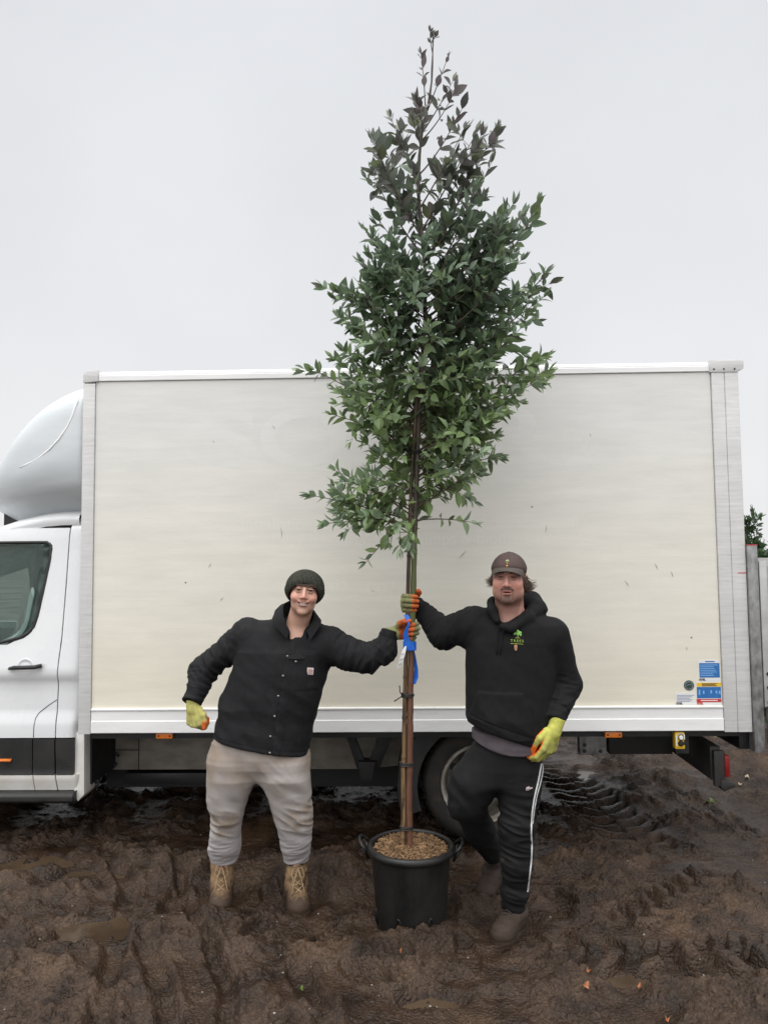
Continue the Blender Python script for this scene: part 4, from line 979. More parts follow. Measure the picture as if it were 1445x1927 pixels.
tl = t.nodes.new('ShaderNodeBsdfTranslucent'); t.links.new(at.outputs['Color'], tl.inputs[0]); ms = t.nodes.new('ShaderNodeMixShader'); ms.inputs[0].default_value = .38
t.links.new(b.outputs[0], ms.inputs[1]); t.links.new(tl.outputs[0], ms.inputs[2]); t.links.new(ms.outputs[0], t.nodes['Material Output'].inputs[0])
lo_ = np_mesh('leaves', LV, np.array(LF), M_LEAF, tree, cols=np.clip(np.array(LC), 0, 1), world=True)
print('leaves', nleaf)
# ---- bamboo cane tied to the trunk
CANE = [(759, 1606), (759, 1450), (762, 1300), (765, 1200), (769, 1060), (772, 960), (779, 820), (786, 720)]
M_CANE = pm('bamboo_cane', (.8, .8, .8), (1.25, 1.2, 1.1), 22, .5, .1, .35, 50, attr='Col', stretch=(1, 1, .15), lo=.3, hi=.65, bdist=.003)
V = []; F = []; C = []; cp = np.arange(1606, 716, -4)
for i, py in enumerate(cp):
    c = P(lerp_path(CANE, py), py, TY-.004); node = math.exp(-(((py-20) % 76)-38)**2/5.)
    r_ = .0125-.0035*(1606-py)/900+.0022*node
    st_ = float(pn3(py*.022, 7.7, 2.1))+.3*math.sin(py*.4)*0
    base = np.array([.17, .105, .05])*(1-sst(1500, 1100, py)*.55)
    for k in range(12):
        th = 2*math.pi*k/12; blk = sst(.02, .22, float(pn3(math.cos(th)*1.6+3, math.sin(th)*1.6, py*.018))+.25*st_)
        V.append(c+r_*np.array([math.cos(th), math.sin(th), 0])); C.append(base*(1-.85*blk)*(1-.5*node)*(1+.25*float(pn3(k*.7, py*.05, 0.3))))
for i in range(len(cp)-1):
    for k in range(12): k2 = (k+1) % 12; F.append((i*12+k, (i+1)*12+k, (i+1)*12+k2, i*12+k2))
cane = np_mesh('bamboo_cane', V, np.array(F), M_CANE, None, cols=np.array(C))
tag(cane, 'brown streaked bamboo cane tied along the left of the sapling stem', 'cane')
# ties
M_TIE = pm('black_rubber_tie', (.012, .012, .012), (.02, .02, .02), 20, .5)
def tie(py, n_, h_, tails, label):
    a = P(lerp_path(CANE, py), py, TY-.004); b_ = P(lerp_path(TRUNK, py), py, TY+.004); m = MB()
    for q in range(n_):
        zz = (q-(n_-1)/2)*h_; ring = []
        for k in range(25):
            th = 2*math.pi*k/24; cx = (a+b_)/2; hw = np.linalg.norm(b_-a)/2+.0175
            ring.append((cx[0]+hw*math.cos(th), cx[1]+.0205*math.sin(th), cx[2]+zz+.003*math.cos(th*1+q)))
        m.tube(ring, .0028, 6, cap=False)
    if tails:
        p0 = (a[0]-.012, a[1]-.014, a[2]); m.tube([p0, (a[0]-.026, a[1]-.02, a[2]+.018), (a[0]-.028, a[1]-.022, a[2]+.052)], .003, 6); m.tube([p0, (a[0]-.03, a[1]-.02, a[2]-.012), (a[0]-.055, a[1]-.02, a[2]-.028)], .003, 6)
    o = m.build('plant_tie', M_TIE, None, smooth=True); return tag(o, label, 'tie', 'black ties round cane and stem')
tie(1308, 4, .0045, True, 'black tie with two loose tails just below the white label')
tie(1438, 4, .005, False, 'black tie wound round cane and stem half way down to the pot')
tie(1558, 3, .006, False, 'lowest black tie just above the compost in the pot')
tie(850, 3, .006, False, 'topmost black tie hidden among the lower leaves')
# blue tape and the white label
M_TAPE = pm('blue_tape', (.012, .10, .50), (.02, .16, .62), 12, .38, .08, .2, 30)
def ribbon(mb, pts, wd, side=(1, 0, 0), th=.0012):
    V = []; F = []
    pts = [np.array(p, float) for p in pts]
    for i, p in enumerate(pts):
        sd = np.array(side[i] if hasattr(side[0], '__len__') else side, float); sd /= np.linalg.norm(sd); w_ = wd[i] if hasattr(wd, '__len__') else wd
        t_ = pts[min(i+1, len(pts)-1)]-pts[max(0, i-1)]; nn = np.cross(sd, t_); nn /= np.linalg.norm(nn)+1e-9
        V += [p-sd*w_/2-nn*th, p+sd*w_/2-nn*th, p+sd*w_/2+nn*th, p-sd*w_/2+nn*th]
    for i in range(len(pts)-1):
        a = i*4
        for k in range(4): F.append((a+k, a+(k+1) % 4, a+4+(k+1) % 4, a+4+k))
    F += [(0, 3, 2, 1), tuple(len(V)-4+k for k in range(4))]
    return mb.add(V, F)
yt = TY-.034
def B(px, py, dy=0): return P(px, py, yt+dy)
m = MB()
ribbon(m, [B(763, 1157), B(767, 1163, -.004), B(770, 1170, -.008), B(768, 1178, -.012), B(764, 1187, -.012), B(763, 1196, -.006), B(766, 1206, -.002), B(771, 1216), B(773, 1223)], [.020, .024, .018, .014, .020, .026, .034, .044, .040], [(1, 0, .2), (1, 0, .4), (1, .3, .6), (.8, .5, .2), (1, .2, .1), (1, 0, 0), (1, 0, -.1), (1, 0, 0), (1, 0, 0)])
rg = []
for k in range(17):
    th = -.2-math.pi*1.0*k/16; c = P(771, 1215, TY); rg.append((c[0]+.0335*math.cos(th), c[1]+.031*math.sin(th), c[2]))
ribbon(m, rg, .045, (0, 0, 1))
c0 = B(778, 1222, .03)
ribbon(m, [B(777, 1220, .02), B(780, 1238, .04), B(783, 1258, .045), B(783, 1275, .04), B(779, 1287, .03), B(776, 1284, .03), B(776, 1262, .05), B(775, 1235, .05)], [.012, .016, .022, .026, .020, .014, .012, .012], (.75, -.6, .1))
tp = m.build('blue_tape', M_TAPE, None, smooth=True, auto=R(60)); tag(tp, 'bright blue tape strip wound round the stem with a loop hanging below', 'tape')
M_LAB = pm('white_label', (.78, .78, .77), None, 4, .45)
m = MB(); ribbon(m, [B(763, 1216, -.012), B(760, 1224, -.013), B(757, 1236, -.015), B(753, 1248, -.012), B(750, 1257, -.006)], [.010, .022, .025, .025, .024], (1, .1, .35), .0006)
lb = m.build('plant_label', M_LAB, None, smooth=True, auto=R(40)); tag(lb, 'narrow white paper label with small black print hanging from the blue tape', 'label')
for i, (a, b, s) in enumerate(((757.5, 1231, 'No 4 young tree'), (755.5, 1241, 'Pot grown 45L'), (753, 1250, 'Field 2'))):
    c = B(a, b, -.0175+i*.0025)
    for k in range(2):
        cc = c+np.array([.004*(k*2-1), -.0012, .001*(k*2-1)])
        MB().box((-.0045+.001*k, -.0004, -.0010), (.0045, .0004, .0010), Matrix.Translation(cc) @ Matrix.Rotation(R(-68), 4, 'Y')).build('print_line', M_STK, lb)
# ---- bushes behind the tail lift
def bush(name, px, py_top, Yd, wd, n_l, size, col, label, leafless=False):
    base = P(px, 1300, Yd); base[2] = float(ground_h(np.array([base[0]]), np.array([Yd]))[0]); top = P(px, py_top, Yd)[2]
    o = empty(name, base); tag(o, label, 'bush'); H_ = top-base[2]
    m = MB(); V = []; F = []; C = []
    r2 = np.random.RandomState(int(px))
    stems = []
    for k in range(26):
        e = np.array([r2.normal()*wd*.42, r2.normal()*wd*.35, H_*(1-.35*r2.rand()**1.5)]); mid = e*.5+r2.normal(size=3)*.08
        pts = [(1-t)**2*np.zeros(3)+2*t*(1-t)*mid+t*t*e for t in np.linspace(0, 1, 7)]; stems.append(pts)
        m.tube(pts, [.016*(1-t)+.002 for t in np.linspace(0, 1, 7)], 5, cap=False)
        for q in range(7):
            i = r2.randint(2, 6); d = r2.normal(size=3)*.5+np.array([0, 0, .5]); tl = .15+.25*r2.rand(); tw = [pts[i], pts[i]+d*tl*.5, pts[i]+d*tl+r2.normal(size=3)*.03]
            stems.append(tw); m.tube(tw, [.004, .0025, .0012], 4, cap=False)
    m.build('stems', M_TWIG, o, smooth=True)
    if not leafless:
        for k in range(n_l):
            st_ = stems[r2.randint(len(stems))]; t_ = r2.rand()**.6*(len(st_)-1.01); i = int(t_); p = np.array(st_[i])*(1-(t_-i))+np.array(st_[i+1])*(t_-i)+r2.normal(size=3)*.03
            d = r2.normal(size=3)*.7+np.array([0, 0, .55]); d /= np.linalg.norm(d); s = np.cross(d, r2.normal(size=3)); s /= np.linalg.norm(s); L_ = size*r2.uniform(.7, 1.2); W_ = L_*.38; nn = np.cross(s, d)
            b0 = len(V); cc = np.array(col)*r2.uniform(.55, 1.5)
            for tt, ww_ in ((0, .1), (.35, 1), (.7, .8), (1, 0)):
                c = p+d*L_*tt-nn*.15*L_*tt*tt; V += [c-s*W_*ww_/2, c+nn*-.05*L_, c+s*W_*ww_/2]; C += [cc]*3
            for j in range(3): a = b0+j*3; F += [(a, a+1, a+4, a+3), (a+1, a+2, a+5, a+4)]
        np_mesh('foliage', V, np.array(F), M_LEAF, o, cols=np.clip(np.array(C), 0, 1))
    return o
bush('laurel_bush', 1450, 975, 8.2, 1.1, 16000, .085, (.045, .085, .035), 'glossy green laurel bush rising behind the tail lift at the right edge')
bush('bare_shrub', 1405, 988, 11.5, 1.0, 4500, .04, (.30, .30, .28), 'pale grey twiggy shrub faint in the distance beside the green bush')
# ================================================================== PEOPLE
def nrm(v): v = np.asarray(v, float); return v/np.linalg.norm(v)
def frow(py, xl, xr, b, Yc):
    c = P((xl+xr)/2, py, Yc); a = (P(xr, py, Yc)[0]-P(xl, py, Yc)[0])/2
    return (c[2], c[0], c[1], a, b)
def wrinkle(p, axis, s_al, s_ac, amp, seed, ridge=True):
    axis = np.asarray(nrm(axis), np.float32); t = (p @ axis)[..., None]*axis; q = (p-t)*s_ac+t*s_al+seed
    n = pn3(q[..., 0], q[..., 1], q[..., 2])
    return amp*((.55-np.abs(n)*2.4) if ridge else n*1.6)
def rdist(p, c, r): return np.clip(1-np.sqrt(((p-np.asarray(c, np.float32))**2).sum(-1))/r, 0, 1)
def cuff_cut(p, arm, W_, E_, band, dep):
    ax = nrm(W_-E_).astype(np.float32); q = p-np.asarray(W_, np.float32); t_ = q @ ax; near = (q*q).sum(-1) < .02
    arm = arm+np.where(near, dep*sst(.010, .0, np.abs(t_+band)), 0)
    return smax(arm, t_-.012, .006)
def cloth_mat(name, c1, c2, scale=60, rough=.85, bump=.25, bs=900, **k):
    return pm(name, c1, c2, scale, rough, .05, bump, bs, spec=.25, **k)
M_SKIN = bpy.data.materials.new('skin'); M_SKIN.use_nodes = True; t = M_SKIN.node_tree; b = t.nodes['Principled BSDF']
at = t.nodes.new('ShaderNodeAttribute'); at.attribute_name = 'Col'; t.links.new(at.outputs['Color'], b.inputs['Base Color']); b.inputs['Roughness'].default_value = .48
b.inputs['Subsurface Weight'].default_value = .12; b.inputs['Subsurface Radius'].default_value = (.012, .004, .002); b.inputs['Subsurface Scale'].default_value = .6
def vcol_mat(name, rough, spec=.3, bump=.0, bs=500):
    m = bpy.data.materials.new(name); m.use_nodes = True; t = m.node_tree; b = t.nodes['Principled BSDF']
    at = t.nodes.new('ShaderNodeAttribute'); at.attribute_name = 'Col'; t.links.new(at.outputs['Color'], b.inputs['Base Color']); b.inputs['Roughness'].default_value = rough; b.inputs['Specular IOR Level'].default_value = spec
    if bump:
        co = t.nodes.new('ShaderNodeTexCoord'); n = t.nodes.new('ShaderNodeTexNoise'); n.inputs['Scale'].default_value = bs; n.inputs['Detail'].default_value = 4; t.links.new(co.outputs['Object'], n.inputs[0])
        bp = t.nodes.new('ShaderNodeBump'); bp.inputs['Strength'].default_value = bump; bp.inputs['Distance'].default_value = .002; t.links.new(n.outputs[0], bp.inputs['Height']); t.links.new(bp.outputs[0], b.inputs['Normal'])
    return m
M_GLOVE = vcol_mat('knitted_glove', .8, .25, .5, 700)
M_BOOT = vcol_mat('leather_boot', .7, .3, .5, 220)
M_PANTS = vcol_mat('marled_fleece', .92, .15, .6, 600)
M_EYE = vcol_mat('eyeball', .12, .5)
M_HAIR = pm('brown_hair', (.035, .020, .012), (.10, .055, .032), 90, .5, .1, stretch=(1, 1, .3))

# ------------------------------------------------------------------ head
class Head:
    def __init__(s, px, py, Y, roll, yaw, pitch, sc=1.0, heavy=0.0, smile=False):
        s.c = P(px, py, Y); s.sc = sc; s.heavy = heavy; s.smile = smile
        M = Matrix.Rotation(roll, 3, 'Y') @ Matrix.Rotation(yaw, 3, 'Z') @ Matrix.Rotation(pitch, 3, 'X')
        s.M = np.array(M, np.float32)
    def loc(s, p): return ((p-s.c.astype(np.float32)) @ s.M)/s.sc
    def w(s, q): return s.c+s.M @ (np.asarray(q, float)*s.sc)
    def field(s, p):
        q = s.loc(p); hv = s.heavy
        x = np.abs(q[..., 0]); qs = np.stack([x, q[..., 1], q[..., 2]], -1)
        d = ell(q, (0, .012, .040), (.076, .094, .083))
        d = smin(d, ell(q, (0, -.018, -.020), (.064+.006*hv, .072, .078)), .03)
        d = smin(d, ell(q, (0, -.030, -.066), (.052+.010*hv, .052, .040)), .028)      # jaw
        d = smin(d, ell(q, (0, -.072, -.096), (.022+.004*hv, .018, .016)), .022)       # chin
        d = smin(d, ell(qs, (.041, -.060, -.020), (.026, .024, .026)), .02)            # cheeks
        if hv: d = smin(d, ell(qs, (.042, -.035, -.056), (.026, .030, .028)), .02)
        d = smin(d, cap(qs, (.012, -.089, .036), (.040, -.076, .036), .0075, .006), .012)  # brow
        d = smax(d, -ell(qs, (.032, -.098, .014), (.0185, .014, .0115)), .010)          # sockets
        d = smin(d, cap(q, (0, -.092, .022), (0, -.108, -.016), .0080, .0115), .010)    # nose
        d = smin(d, ell(q, (0, -.111, -.020), (.0095, .0095, .0085)), .006)
        d = smin(d, ell(qs, (.0145, -.101, -.023), (.0075, .0095, .007)), .006)
        d = smax(d, -ell(qs, (.0065, -.108, -.030), (.003, .005, .003)), .003)
        cur_ = .006 if s.smile else -.001
        zz = q[..., 2]-cur_*(x/.022)**2*.9; qq = np.stack([q[..., 0], q[..., 1], zz], -1)
        wdm = .034 if s.smile else .023
        d = smin(d, ell(qq, (0, -.0935, -.0475), (wdm*.92, .0085, .0042)), .005)        # upper lip
        d = smin(d, ell(qq, (0, -.0925, -.0615), (wdm*.80, .0090, .0050)), .006)        # lower lip
        d = smax(d, -ell(qq, (0, -.100, -.0542), (wdm*.86, .018, .0056 if s.smile else .0034)), .003)
        if s.smile:
            d = smin(d, ell(qs, (.040, -.074, -.026), (.016, .014, .014)), .014)
            d = smax(d, -cap(qs, (.021, -.104, -.028), (.036, -.094, -.050), .0022), .008)
        d = smin(d, ell(qs, (.078, .012, .004), (.007, .018, .030)), .005)               # ears
        d = smax(d, -ell(qs, (.088, .006, .006), (.007, .009, .016)), .004)
        # lids
        d = smin(d, ell(qs, (.0315, -.0885, .0225), (.0150, .0095, .0036)), .004)
        d = smin(d, ell(qs, (.0315, -.0870, .0075), (.0140, .0085, .0028)), .004)
        return d*s.sc
    def color(s, V, base, pink, stubble, lip, brow, beard=0.0):
        q = s.loc(V.astype(np.float32)); x = np.abs(q[:, 0]); y, z = q[:, 1], q[:, 2]
        C = np.tile(np.array(base), (len(V), 1))
        def mix(m, c): m = np.clip(m, 0, 1)[:, None]; C[:] = C*(1-m)+np.array(c)*m
        g = lambda cx, cz, rx, rz, pw=2: np.exp(-(((x-cx)/rx)**2+((z-cz)/rz)**2)**(pw/2))*(y < 0)
        mix(.5*g(.042, -.022, .022, .024), pink); mix(.55*g(0, -.018, .013, .016), pink); mix(.4*g(.08, .0, .02, .03), pink)
        n = .5+.5*pn3(q[:, 0]*60, q[:, 1]*60, q[:, 2]*60); mix(.18*n, np.array(pink)*1.05)
        jaw = sst(-.035, -.055, z+.3*np.maximum(0, x-.03))*sst(-.135, -.118, z)*(y < .02)
        mix(.28*jaw, stubble)
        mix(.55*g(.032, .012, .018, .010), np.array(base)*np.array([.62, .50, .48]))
        wdm = .034 if s.smile else .023; zq = z-(.006 if s.smile else -.001)*(x/.022)**2*.9
        mm = (x < wdm)*(np.abs(zq+.054) < .0135*np.sqrt(np.clip(1-(x/wdm)**2, 0, 1)))*(y < -.080); mix(mm*(.75-.4*(x/wdm)**2), lip)
        ms_ = (x < wdm*.9)*(np.abs(zq+.0542) < (.0054 if s.smile else .0030)*np.sqrt(np.clip(1-(x/wdm/.9)**2, 0, 1)))*(y < -.07); mix(ms_*.9, (.06, .015, .015))
        zb = .034+.004*np.sin((x-.012)/.036*3.14); mix(.85*(x > .013)*(x < .052)*sst(.0055, .0025, np.abs(z-zb))*(y < -.04), brow)
        mix(.92*(y < -.075)*g(.0318, .0170, .0165, .0048, 4), (.035, .024, .020)); mix(.35*(y < -.075)*g(.032, .0065, .015, .0025, 6), (.20, .11, .09))
        mix(.5*(np.hypot(x-.0065, z+.029) < .0045)*(y < -.09), (.09, .03, .025))
        if beard:
            sp = .8+.3*pn3(q[:, 0]*300, q[:, 1]*300, q[:, 2]*150)
            mo = sst(.0085, .0045, np.abs(z+.0375+.0035*(x/.02)**2))*(x < .030)*(y < -.07)*(x > .0015)
            go = np.exp(-((x/.027)**2+((z+.088)/.022)**2)**2)*(y < -.02); si = sst(.006, .002, np.abs(x-.027))*(z < -.038)*(z > -.092)*(y < -.04)
            bl = sst(-.080, -.10, z)*(y < -.01)*.45
            mix(beard*np.clip(mo+go*.95+si*.5+bl, 0, 1)*sp, stubble)
        return C
    def eyes(s, parent):
        for sx in (-1, 1):
            V = []; F = []; C = []; n = 14; c = s.w((sx*.0315, -.0868, .0148)); rr = .0112*s.sc
            f = s.M @ np.array([0, -1, 0]); u_ = s.M @ np.array([1, 0, 0]); v_ = s.M @ np.array([0, 0, 1])
            for i in range(n+1):
                th = math.pi*i/n
                for k in range(16):
                    ph = 2*math.pi*k/16; V.append(c+rr*(f*math.cos(th)+(u_*math.cos(ph)+v_*math.sin(ph))*math.sin(th)))
                    a = math.degrees(th); C.append((.008, .008, .008) if a < 17 else ((.035, .035, .03) if a < 37 else (.34, .30, .28)))
            for i in range(n):
                for k in range(16): F.append((i*16+k, (i+1)*16+k, (i+1)*16+(k+1) % 16, i*16+(k+1) % 16))
            np_mesh('eye', V, np.array(F), M_EYE, parent, cols=np.array(C), world=True)

# ------------------------------------------------------------------ hands in gloves
FL = [(.042, .026, .021), (.047, .030, .022), (.043, .028, .021), (.034, .021, .019)]
FK = [(.090, .032), (.094, .0110), (.090, -.0105), (.080, -.0305)]
def glove(parent, name, O, u, n, side, curls, thumb, sc=1.08, yel=(.42, .43, .10), back_dirt=.5, cuff=.05, h=.0024, spread=0.0, scribble=None, orange=(.62, .13, .03)):
    """O wrist; u along the hand, n out of the palm; thumb: 4 points, world if 'w' else local (u,v,n)"""
    u = nrm(u); n = nrm(np.asarray(n, float)-np.dot(n, u)*u); v = np.cross(u, n)*(1 if side == 'R' else -1)
    Wd = lambda q: O+sc*(q[0]*u+q[1]*v+q[2]*n)
    segs = []   # (a, b, ra, rb, palmdir, kind)
    fields = []
    for i in range(4):
        ku, kv = FK[i]; w0 = Wd((.008, kv*.62, 0)); k0 = Wd((ku, kv, 0)); pal = [(w0, k0, .0150*sc, .0130*sc, n, 0)]
        th = 0; p = np.array([ku, kv, 0.]); fs = []
        for j in range(3):
            th += R(curls[i][j]); d = np.array([math.cos(th), spread*(1.5-i)*(1 if j == 0 else .3), math.sin(th)]); q = p+d*FL[i][j]
            pd = -math.sin(th)*u+math.cos(th)*n
            r0 = (.0118, .0108, .0100)[j]; r1 = (.0110, .0102, .0092)[j]
            if i == 3: r0 *= .9; r1 *= .9
            fs.append((Wd(p), Wd(q), r0*sc, r1*sc, pd, j+1)); p = q
        fields.append((pal, fs)); segs += pal+fs
    if thumb[0] == 'w': tp = [np.array(q, float) for q in thumb[1]]
    else: tp = [Wd(q) for q in thumb[1]]
    tr_ = [.0165, .0150, .0128, .0112]
    ts = [(tp[j], tp[j+1], tr_[j]*sc, tr_[j+1]*sc, n, (0, 2, 3)[j]) for j in range(3)]; segs += ts
    c0 = Wd((-cuff, 0, 0)); c1 = Wd((.018, 0, 0))
    fln = None
    def f(p):
        d = None
        for pal, fs in fields:
            a = cap(p, *pal[0][:4]); d = a if d is None else smin(d, a, .016)
        cc = cap(p, c0, c1, .030*sc, .027*sc); d = smin(d, cc, .014)
        dk = .006
        fd = None
        for pal, fs in fields:
            g = None
            for s_ in fs: a = cap(p, *s_[:4]); g = a if g is None else smin(g, a, .003)
            fd = g if fd is None else smin(fd, g, .0012)
        d = smin(d, fd, dk)
        g = None
        for s_ in ts: a = cap(p, *s_[:4]); g = a if g is None else smin(g, a, .005)
        d = smin(d, g, .007)
        ax = u.astype(np.float32); t_ = (p-O.astype(np.float32)) @ ax
        d = d-.0009*np.sin(t_*900)*sst(.0, -.015, t_)-.0008*pn3(p[..., 0]*120, p[..., 1]*120, p[..., 2]*120)
        return smax(d, -(t_+cuff*.9), .004)
    allp = np.array([s_[0] for s_ in segs]+[s_[1] for s_ in segs]+[c0, c1]); lo, hi = allp.min(0)-.04, allp.max(0)+.04
    V, Q = surface(f, lo, hi, h, 12)
    best = np.full(len(V), 9.); pdv = np.zeros(len(V)); kd = np.zeros(len(V))
    for a, b_, ra, rb, pd, kk in segs:
        ba = b_-a; t_ = np.clip(((V-a) @ ba)/(ba @ ba), 0, 1); cp_ = a+t_[:, None]*ba; dd = np.linalg.norm(V-cp_, axis=1); m = dd-(ra+(rb-ra)*t_)
        rel = ((V-cp_) @ pd)/(dd+1e-6); k_ = m < best; best = np.where(k_, m, best); pdv = np.where(k_, rel, pdv); kd = np.where(k_, kk+t_*(kk > 0), kd)
    tl_ = (V-O) @ u; nn = pn3(V[:, 0]*70, V[:, 1]*70, V[:, 2]*70)
    org = np.clip(sst(.05, .25, pdv+.25*nn)*(tl_ > .02*sc)+sst(2.75, 3.05, kd+.4*nn)*(kd > 1), 0, 1)
    n2 = fbm3(V[:, 0]*28, V[:, 1]*28, V[:, 2]*28, 3)
    dirt = np.clip(back_dirt*(sst(.03, .10, tl_)*.8+n2*.9), 0, .9)
    Y_ = np.array(yel)*(1+.15*nn[:, None]); C = Y_*(1-dirt[:, None])+np.array([.13, .12, .065])*dirt[:, None]
    O_ = np.array(orange)*(1+.3*nn[:, None]); dirt2 = np.clip(.25+n2*.8, 0, .6); O_ = O_*(1-dirt2[:, None]*.7)+np.array([.10, .04, .02])*dirt2[:, None]*.7
    C = C*(1-org[:, None])+O_*org[:, None]
    o = np_mesh(name, V, Q, M_GLOVE, parent, cols=np.clip(C, 0, 1), world=True)
    if scribble:
        m = MB(); sgn = -1
        for (au, av, bu, bv) in scribble:
            pts = [O+sc*(q[0]*u+q[1]*v-(.0165+.0)*n) for q in ((au, av), ((au+bu)/2, (av+bv)/2), (bu, bv))]; m.tube(pts, .0009, 4)
        m.build('marker_writing', M_STK, o); o.children[0].data.transform(Matrix.Translation(-parent.location))
    return o
def attach(o, root): pass
def W2L(o, root):
    """vertices were written in world space: bring them to the root's space"""
    o.data.transform(Matrix.Translation(-Vector(root.location))); o.parent = root; return o

def boot(parent, name, ankle, toe, top_z, label, scale=1.12, muddy=.5, seed=0, laces=True, shoe=False, cols=((.36, .235, .125), (.050, .031, .020)), h=.0042, tilt=0.0):
    A = np.array(ankle, float); T_ = np.array(toe, float); d = T_-A; d[2] = 0; L_ = np.linalg.norm(d); d /= L_; s = np.cross(d, [0, 0, 1]); z0 = A[2]
    L_ /= scale; top_z /= scale
    def Wd(a, b, c): return A+(d*a+s*b+np.array([0, 0, c]))*scale
    def f(p):
        q = (p-A.astype(np.float32))/scale; x = q @ d.astype(np.float32); y = q @ s.astype(np.float32); z = q[..., 2]; pl = np.stack([x, y, z+tilt*x], -1)
        g = cap(pl, (-.045, 0, .045), (L_-.045, 0, .038), .043, .044, (1, .93, 1.0))
        g = smin(g, ell(pl, (L_-.055, 0, .040), (.060, .050, .040)), .02)
        g = smin(g, cap(pl, (-.01, 0, .07), (L_-.10, 0, .055), .045, .038), .03)
        if top_z > .09: g = smin(g, cap(pl, (-.02, 0, .07), (-.018, 0, top_z-.02), .050, .056), .035)
        g = smax(g, (pl[..., 2]-top_z), .006)
        sole = smax(cap(pl*np.array([1, .98, 0], np.float32)+np.array([0, 0, 0], np.float32), (-.045, 0, 0), (L_-.048, 0, 0), .047, .053), np.abs(pl[..., 2]-.010)-.016, .006)
        g = smax(g, -(pl[..., 2]-.008), .004)
        g = smin(g, sole, .003)
        g = g-.0022*wr_(pl, seed)
        g = g-.0035*np.clip(pn3(pl[..., 0]*40+seed, pl[..., 1]*40, pl[..., 2]*40), 0, 1)*sst(.06, .01, pl[..., 2])
        if top_z > .09: g = g-.0022*sst(.02, .008, np.abs(pl[..., 2]-top_z+.022))
        return g*scale
    def wr_(pl, sd_): return pn3(pl[..., 0]*45, pl[..., 1]*18+sd_, pl[..., 2]*60)*sst(.02, .05, pl[..., 2])
    lo = np.minimum(A, T_)-np.array([.14, .14, .02]); hi = np.maximum(A, T_)+np.array([.14, .14, top_z*scale+.04])
    V, Q = surface(f, lo, hi, h, 12)
    q = (V-A)/scale; z = q[:, 2]; x = q @ d; n_ = fbm3(V[:, 0]*18+seed, V[:, 1]*18, V[:, 2]*18, 4)
    m = np.clip(sst(.15, .035, z+.07*n_)*.95+muddy*sst(-.1, .35, n_)+sst(L_-.08, L_-.02, x)*sst(.09, .04, z)*.5, 0, 1)[:, None]
    tan, mud = np.array(cols[0]), np.array(cols[1]); C = tan*(1+.25*n_[:, None])*(1-m)+mud*(1+.3*n_[:, None])*m
    o = np_mesh(name, V, Q, M_BOOT, parent, cols=np.clip(C, .003, 1), world=True); 
    if label: o['label'] = label
    if laces:
        mt = pm('boot_lace', (.26, .17, .09), (.38, .27, .16), 60, .8)
        lm = MB(); fr = []
        for k in range(6):
            zz = .085+.155*k/5.*(top_z/.28); xx = .095-.052*min(1, k/2.2) if k < 3 else .043
            fr.append((xx, zz))
        for k, (xx, zz) in enumerate(fr):
            nx = fr[min(5, k+1)]
            for sg in (-1, 1): lm.tube([Wd(xx-.008, sg*.028, zz), Wd(xx+.006, sg*.010, zz+.006), Wd((xx+nx[0])/2+.005, -sg*.008, (zz+nx[1])/2+.005), Wd(nx[0]-.008, -sg*.028, nx[1])], .0026, 5)
        kx, kz = fr[4][0]+.012, fr[4][1]
        for sg in (-1, 1):
            lm.tube([Wd(kx, 0, kz), Wd(kx+.008, sg*.02, kz+.004), Wd(kx+.012, sg*.030, kz-.03), Wd(kx+.015, sg*.018, kz-.062), Wd(kx+.012, sg*.008, kz-.03), Wd(kx, 0, kz)], .0026, 5)
            lm.tube([Wd(kx, 0, kz), Wd(kx+.012, sg*.012, kz-.03), Wd(kx+.030, sg*.026, kz-.085), Wd(kx+.045, sg*.030, kz-.110)], .0026, 5)
        lo_ = lm.build('laces', mt, None, smooth=True); W2L(lo_, parent); lo_.parent = o
    return o

# =================================================== LEFT MAN (knitted hat, black jacket, grey joggers)
f1 = G(414, 1695); f2 = G(563, 1700)
man1 = empty('person', ((f1[0]+f2[0])/2, (f1[1]+f2[1])/2, 0)); tag(man1, 'smiling man in dark knitted hat, black button jacket and stained grey joggers, leaning in', 'person')
H1 = Head(573, 1116, 3.88, R(6), R(5), R(-2), 1.0, 0, True)
SH_R = P(466, 1192, 3.99); SH_L = P(622, 1206, 3.93); ELB_R = P(384, 1262, 4.02); WR_R = P(362, 1322, 3.93)
ELB_L = P(690, 1242, 3.88); WR_L = P(752, 1200, TY+.035); NK = P(557, 1188, 3.95); HIP1 = P(490, 1410, 3.99)
C2 = P(772, 1187, TY)
WRL = C2+np.array([-.078, .040, -.012])
HR1 = P(425, 1455, 3.98); HL1 = P(545, 1458, 3.97); KR1 = P(424, 1535, 4.02); KL1 = P(552, 1538, 4.01); AR1 = P(417, 1645, 4.145); AL1 = P(560, 1648, 4.13)
def body1(p):
    d = H1.field(p)
    d = smin(d, cap(p, H1.w((0, .02, -.05)), NK+np.array([0, .01, 0]), .056, .062), .03)
    g = chain(p, [NK+np.array([0, .02, -.03]), P(530, 1260, 3.96), P(495, 1385, 3.98), HIP1], [.09, .12, .11, .095], .06)
    g = smin(g, chain(p, [SH_R, NK+np.array([0, .02, -.06]), SH_L], [.055, .07, .055], .04), .05)
    g = smin(g, chain(p, [SH_R, ELB_R, WR_R], [.05, .038, .026], .02), .03); g = smin(g, chain(p, [SH_L, ELB_L, WRL], [.05, .038, .026], .02), .03)
    g = smin(g, chain(p, [HR1, KR1, AR1], [.078, .05, .034], .03), .05); g = smin(g, chain(p, [HL1, KL1, AL1], [.078, .05, .034], .03), .05)
    return smin(d, g, .02)
V, Q = surface(body1, (-1.06, 3.70, .03), (.16, 4.24, 1.86), .0036, 16)
base = (.56, .345, .255)
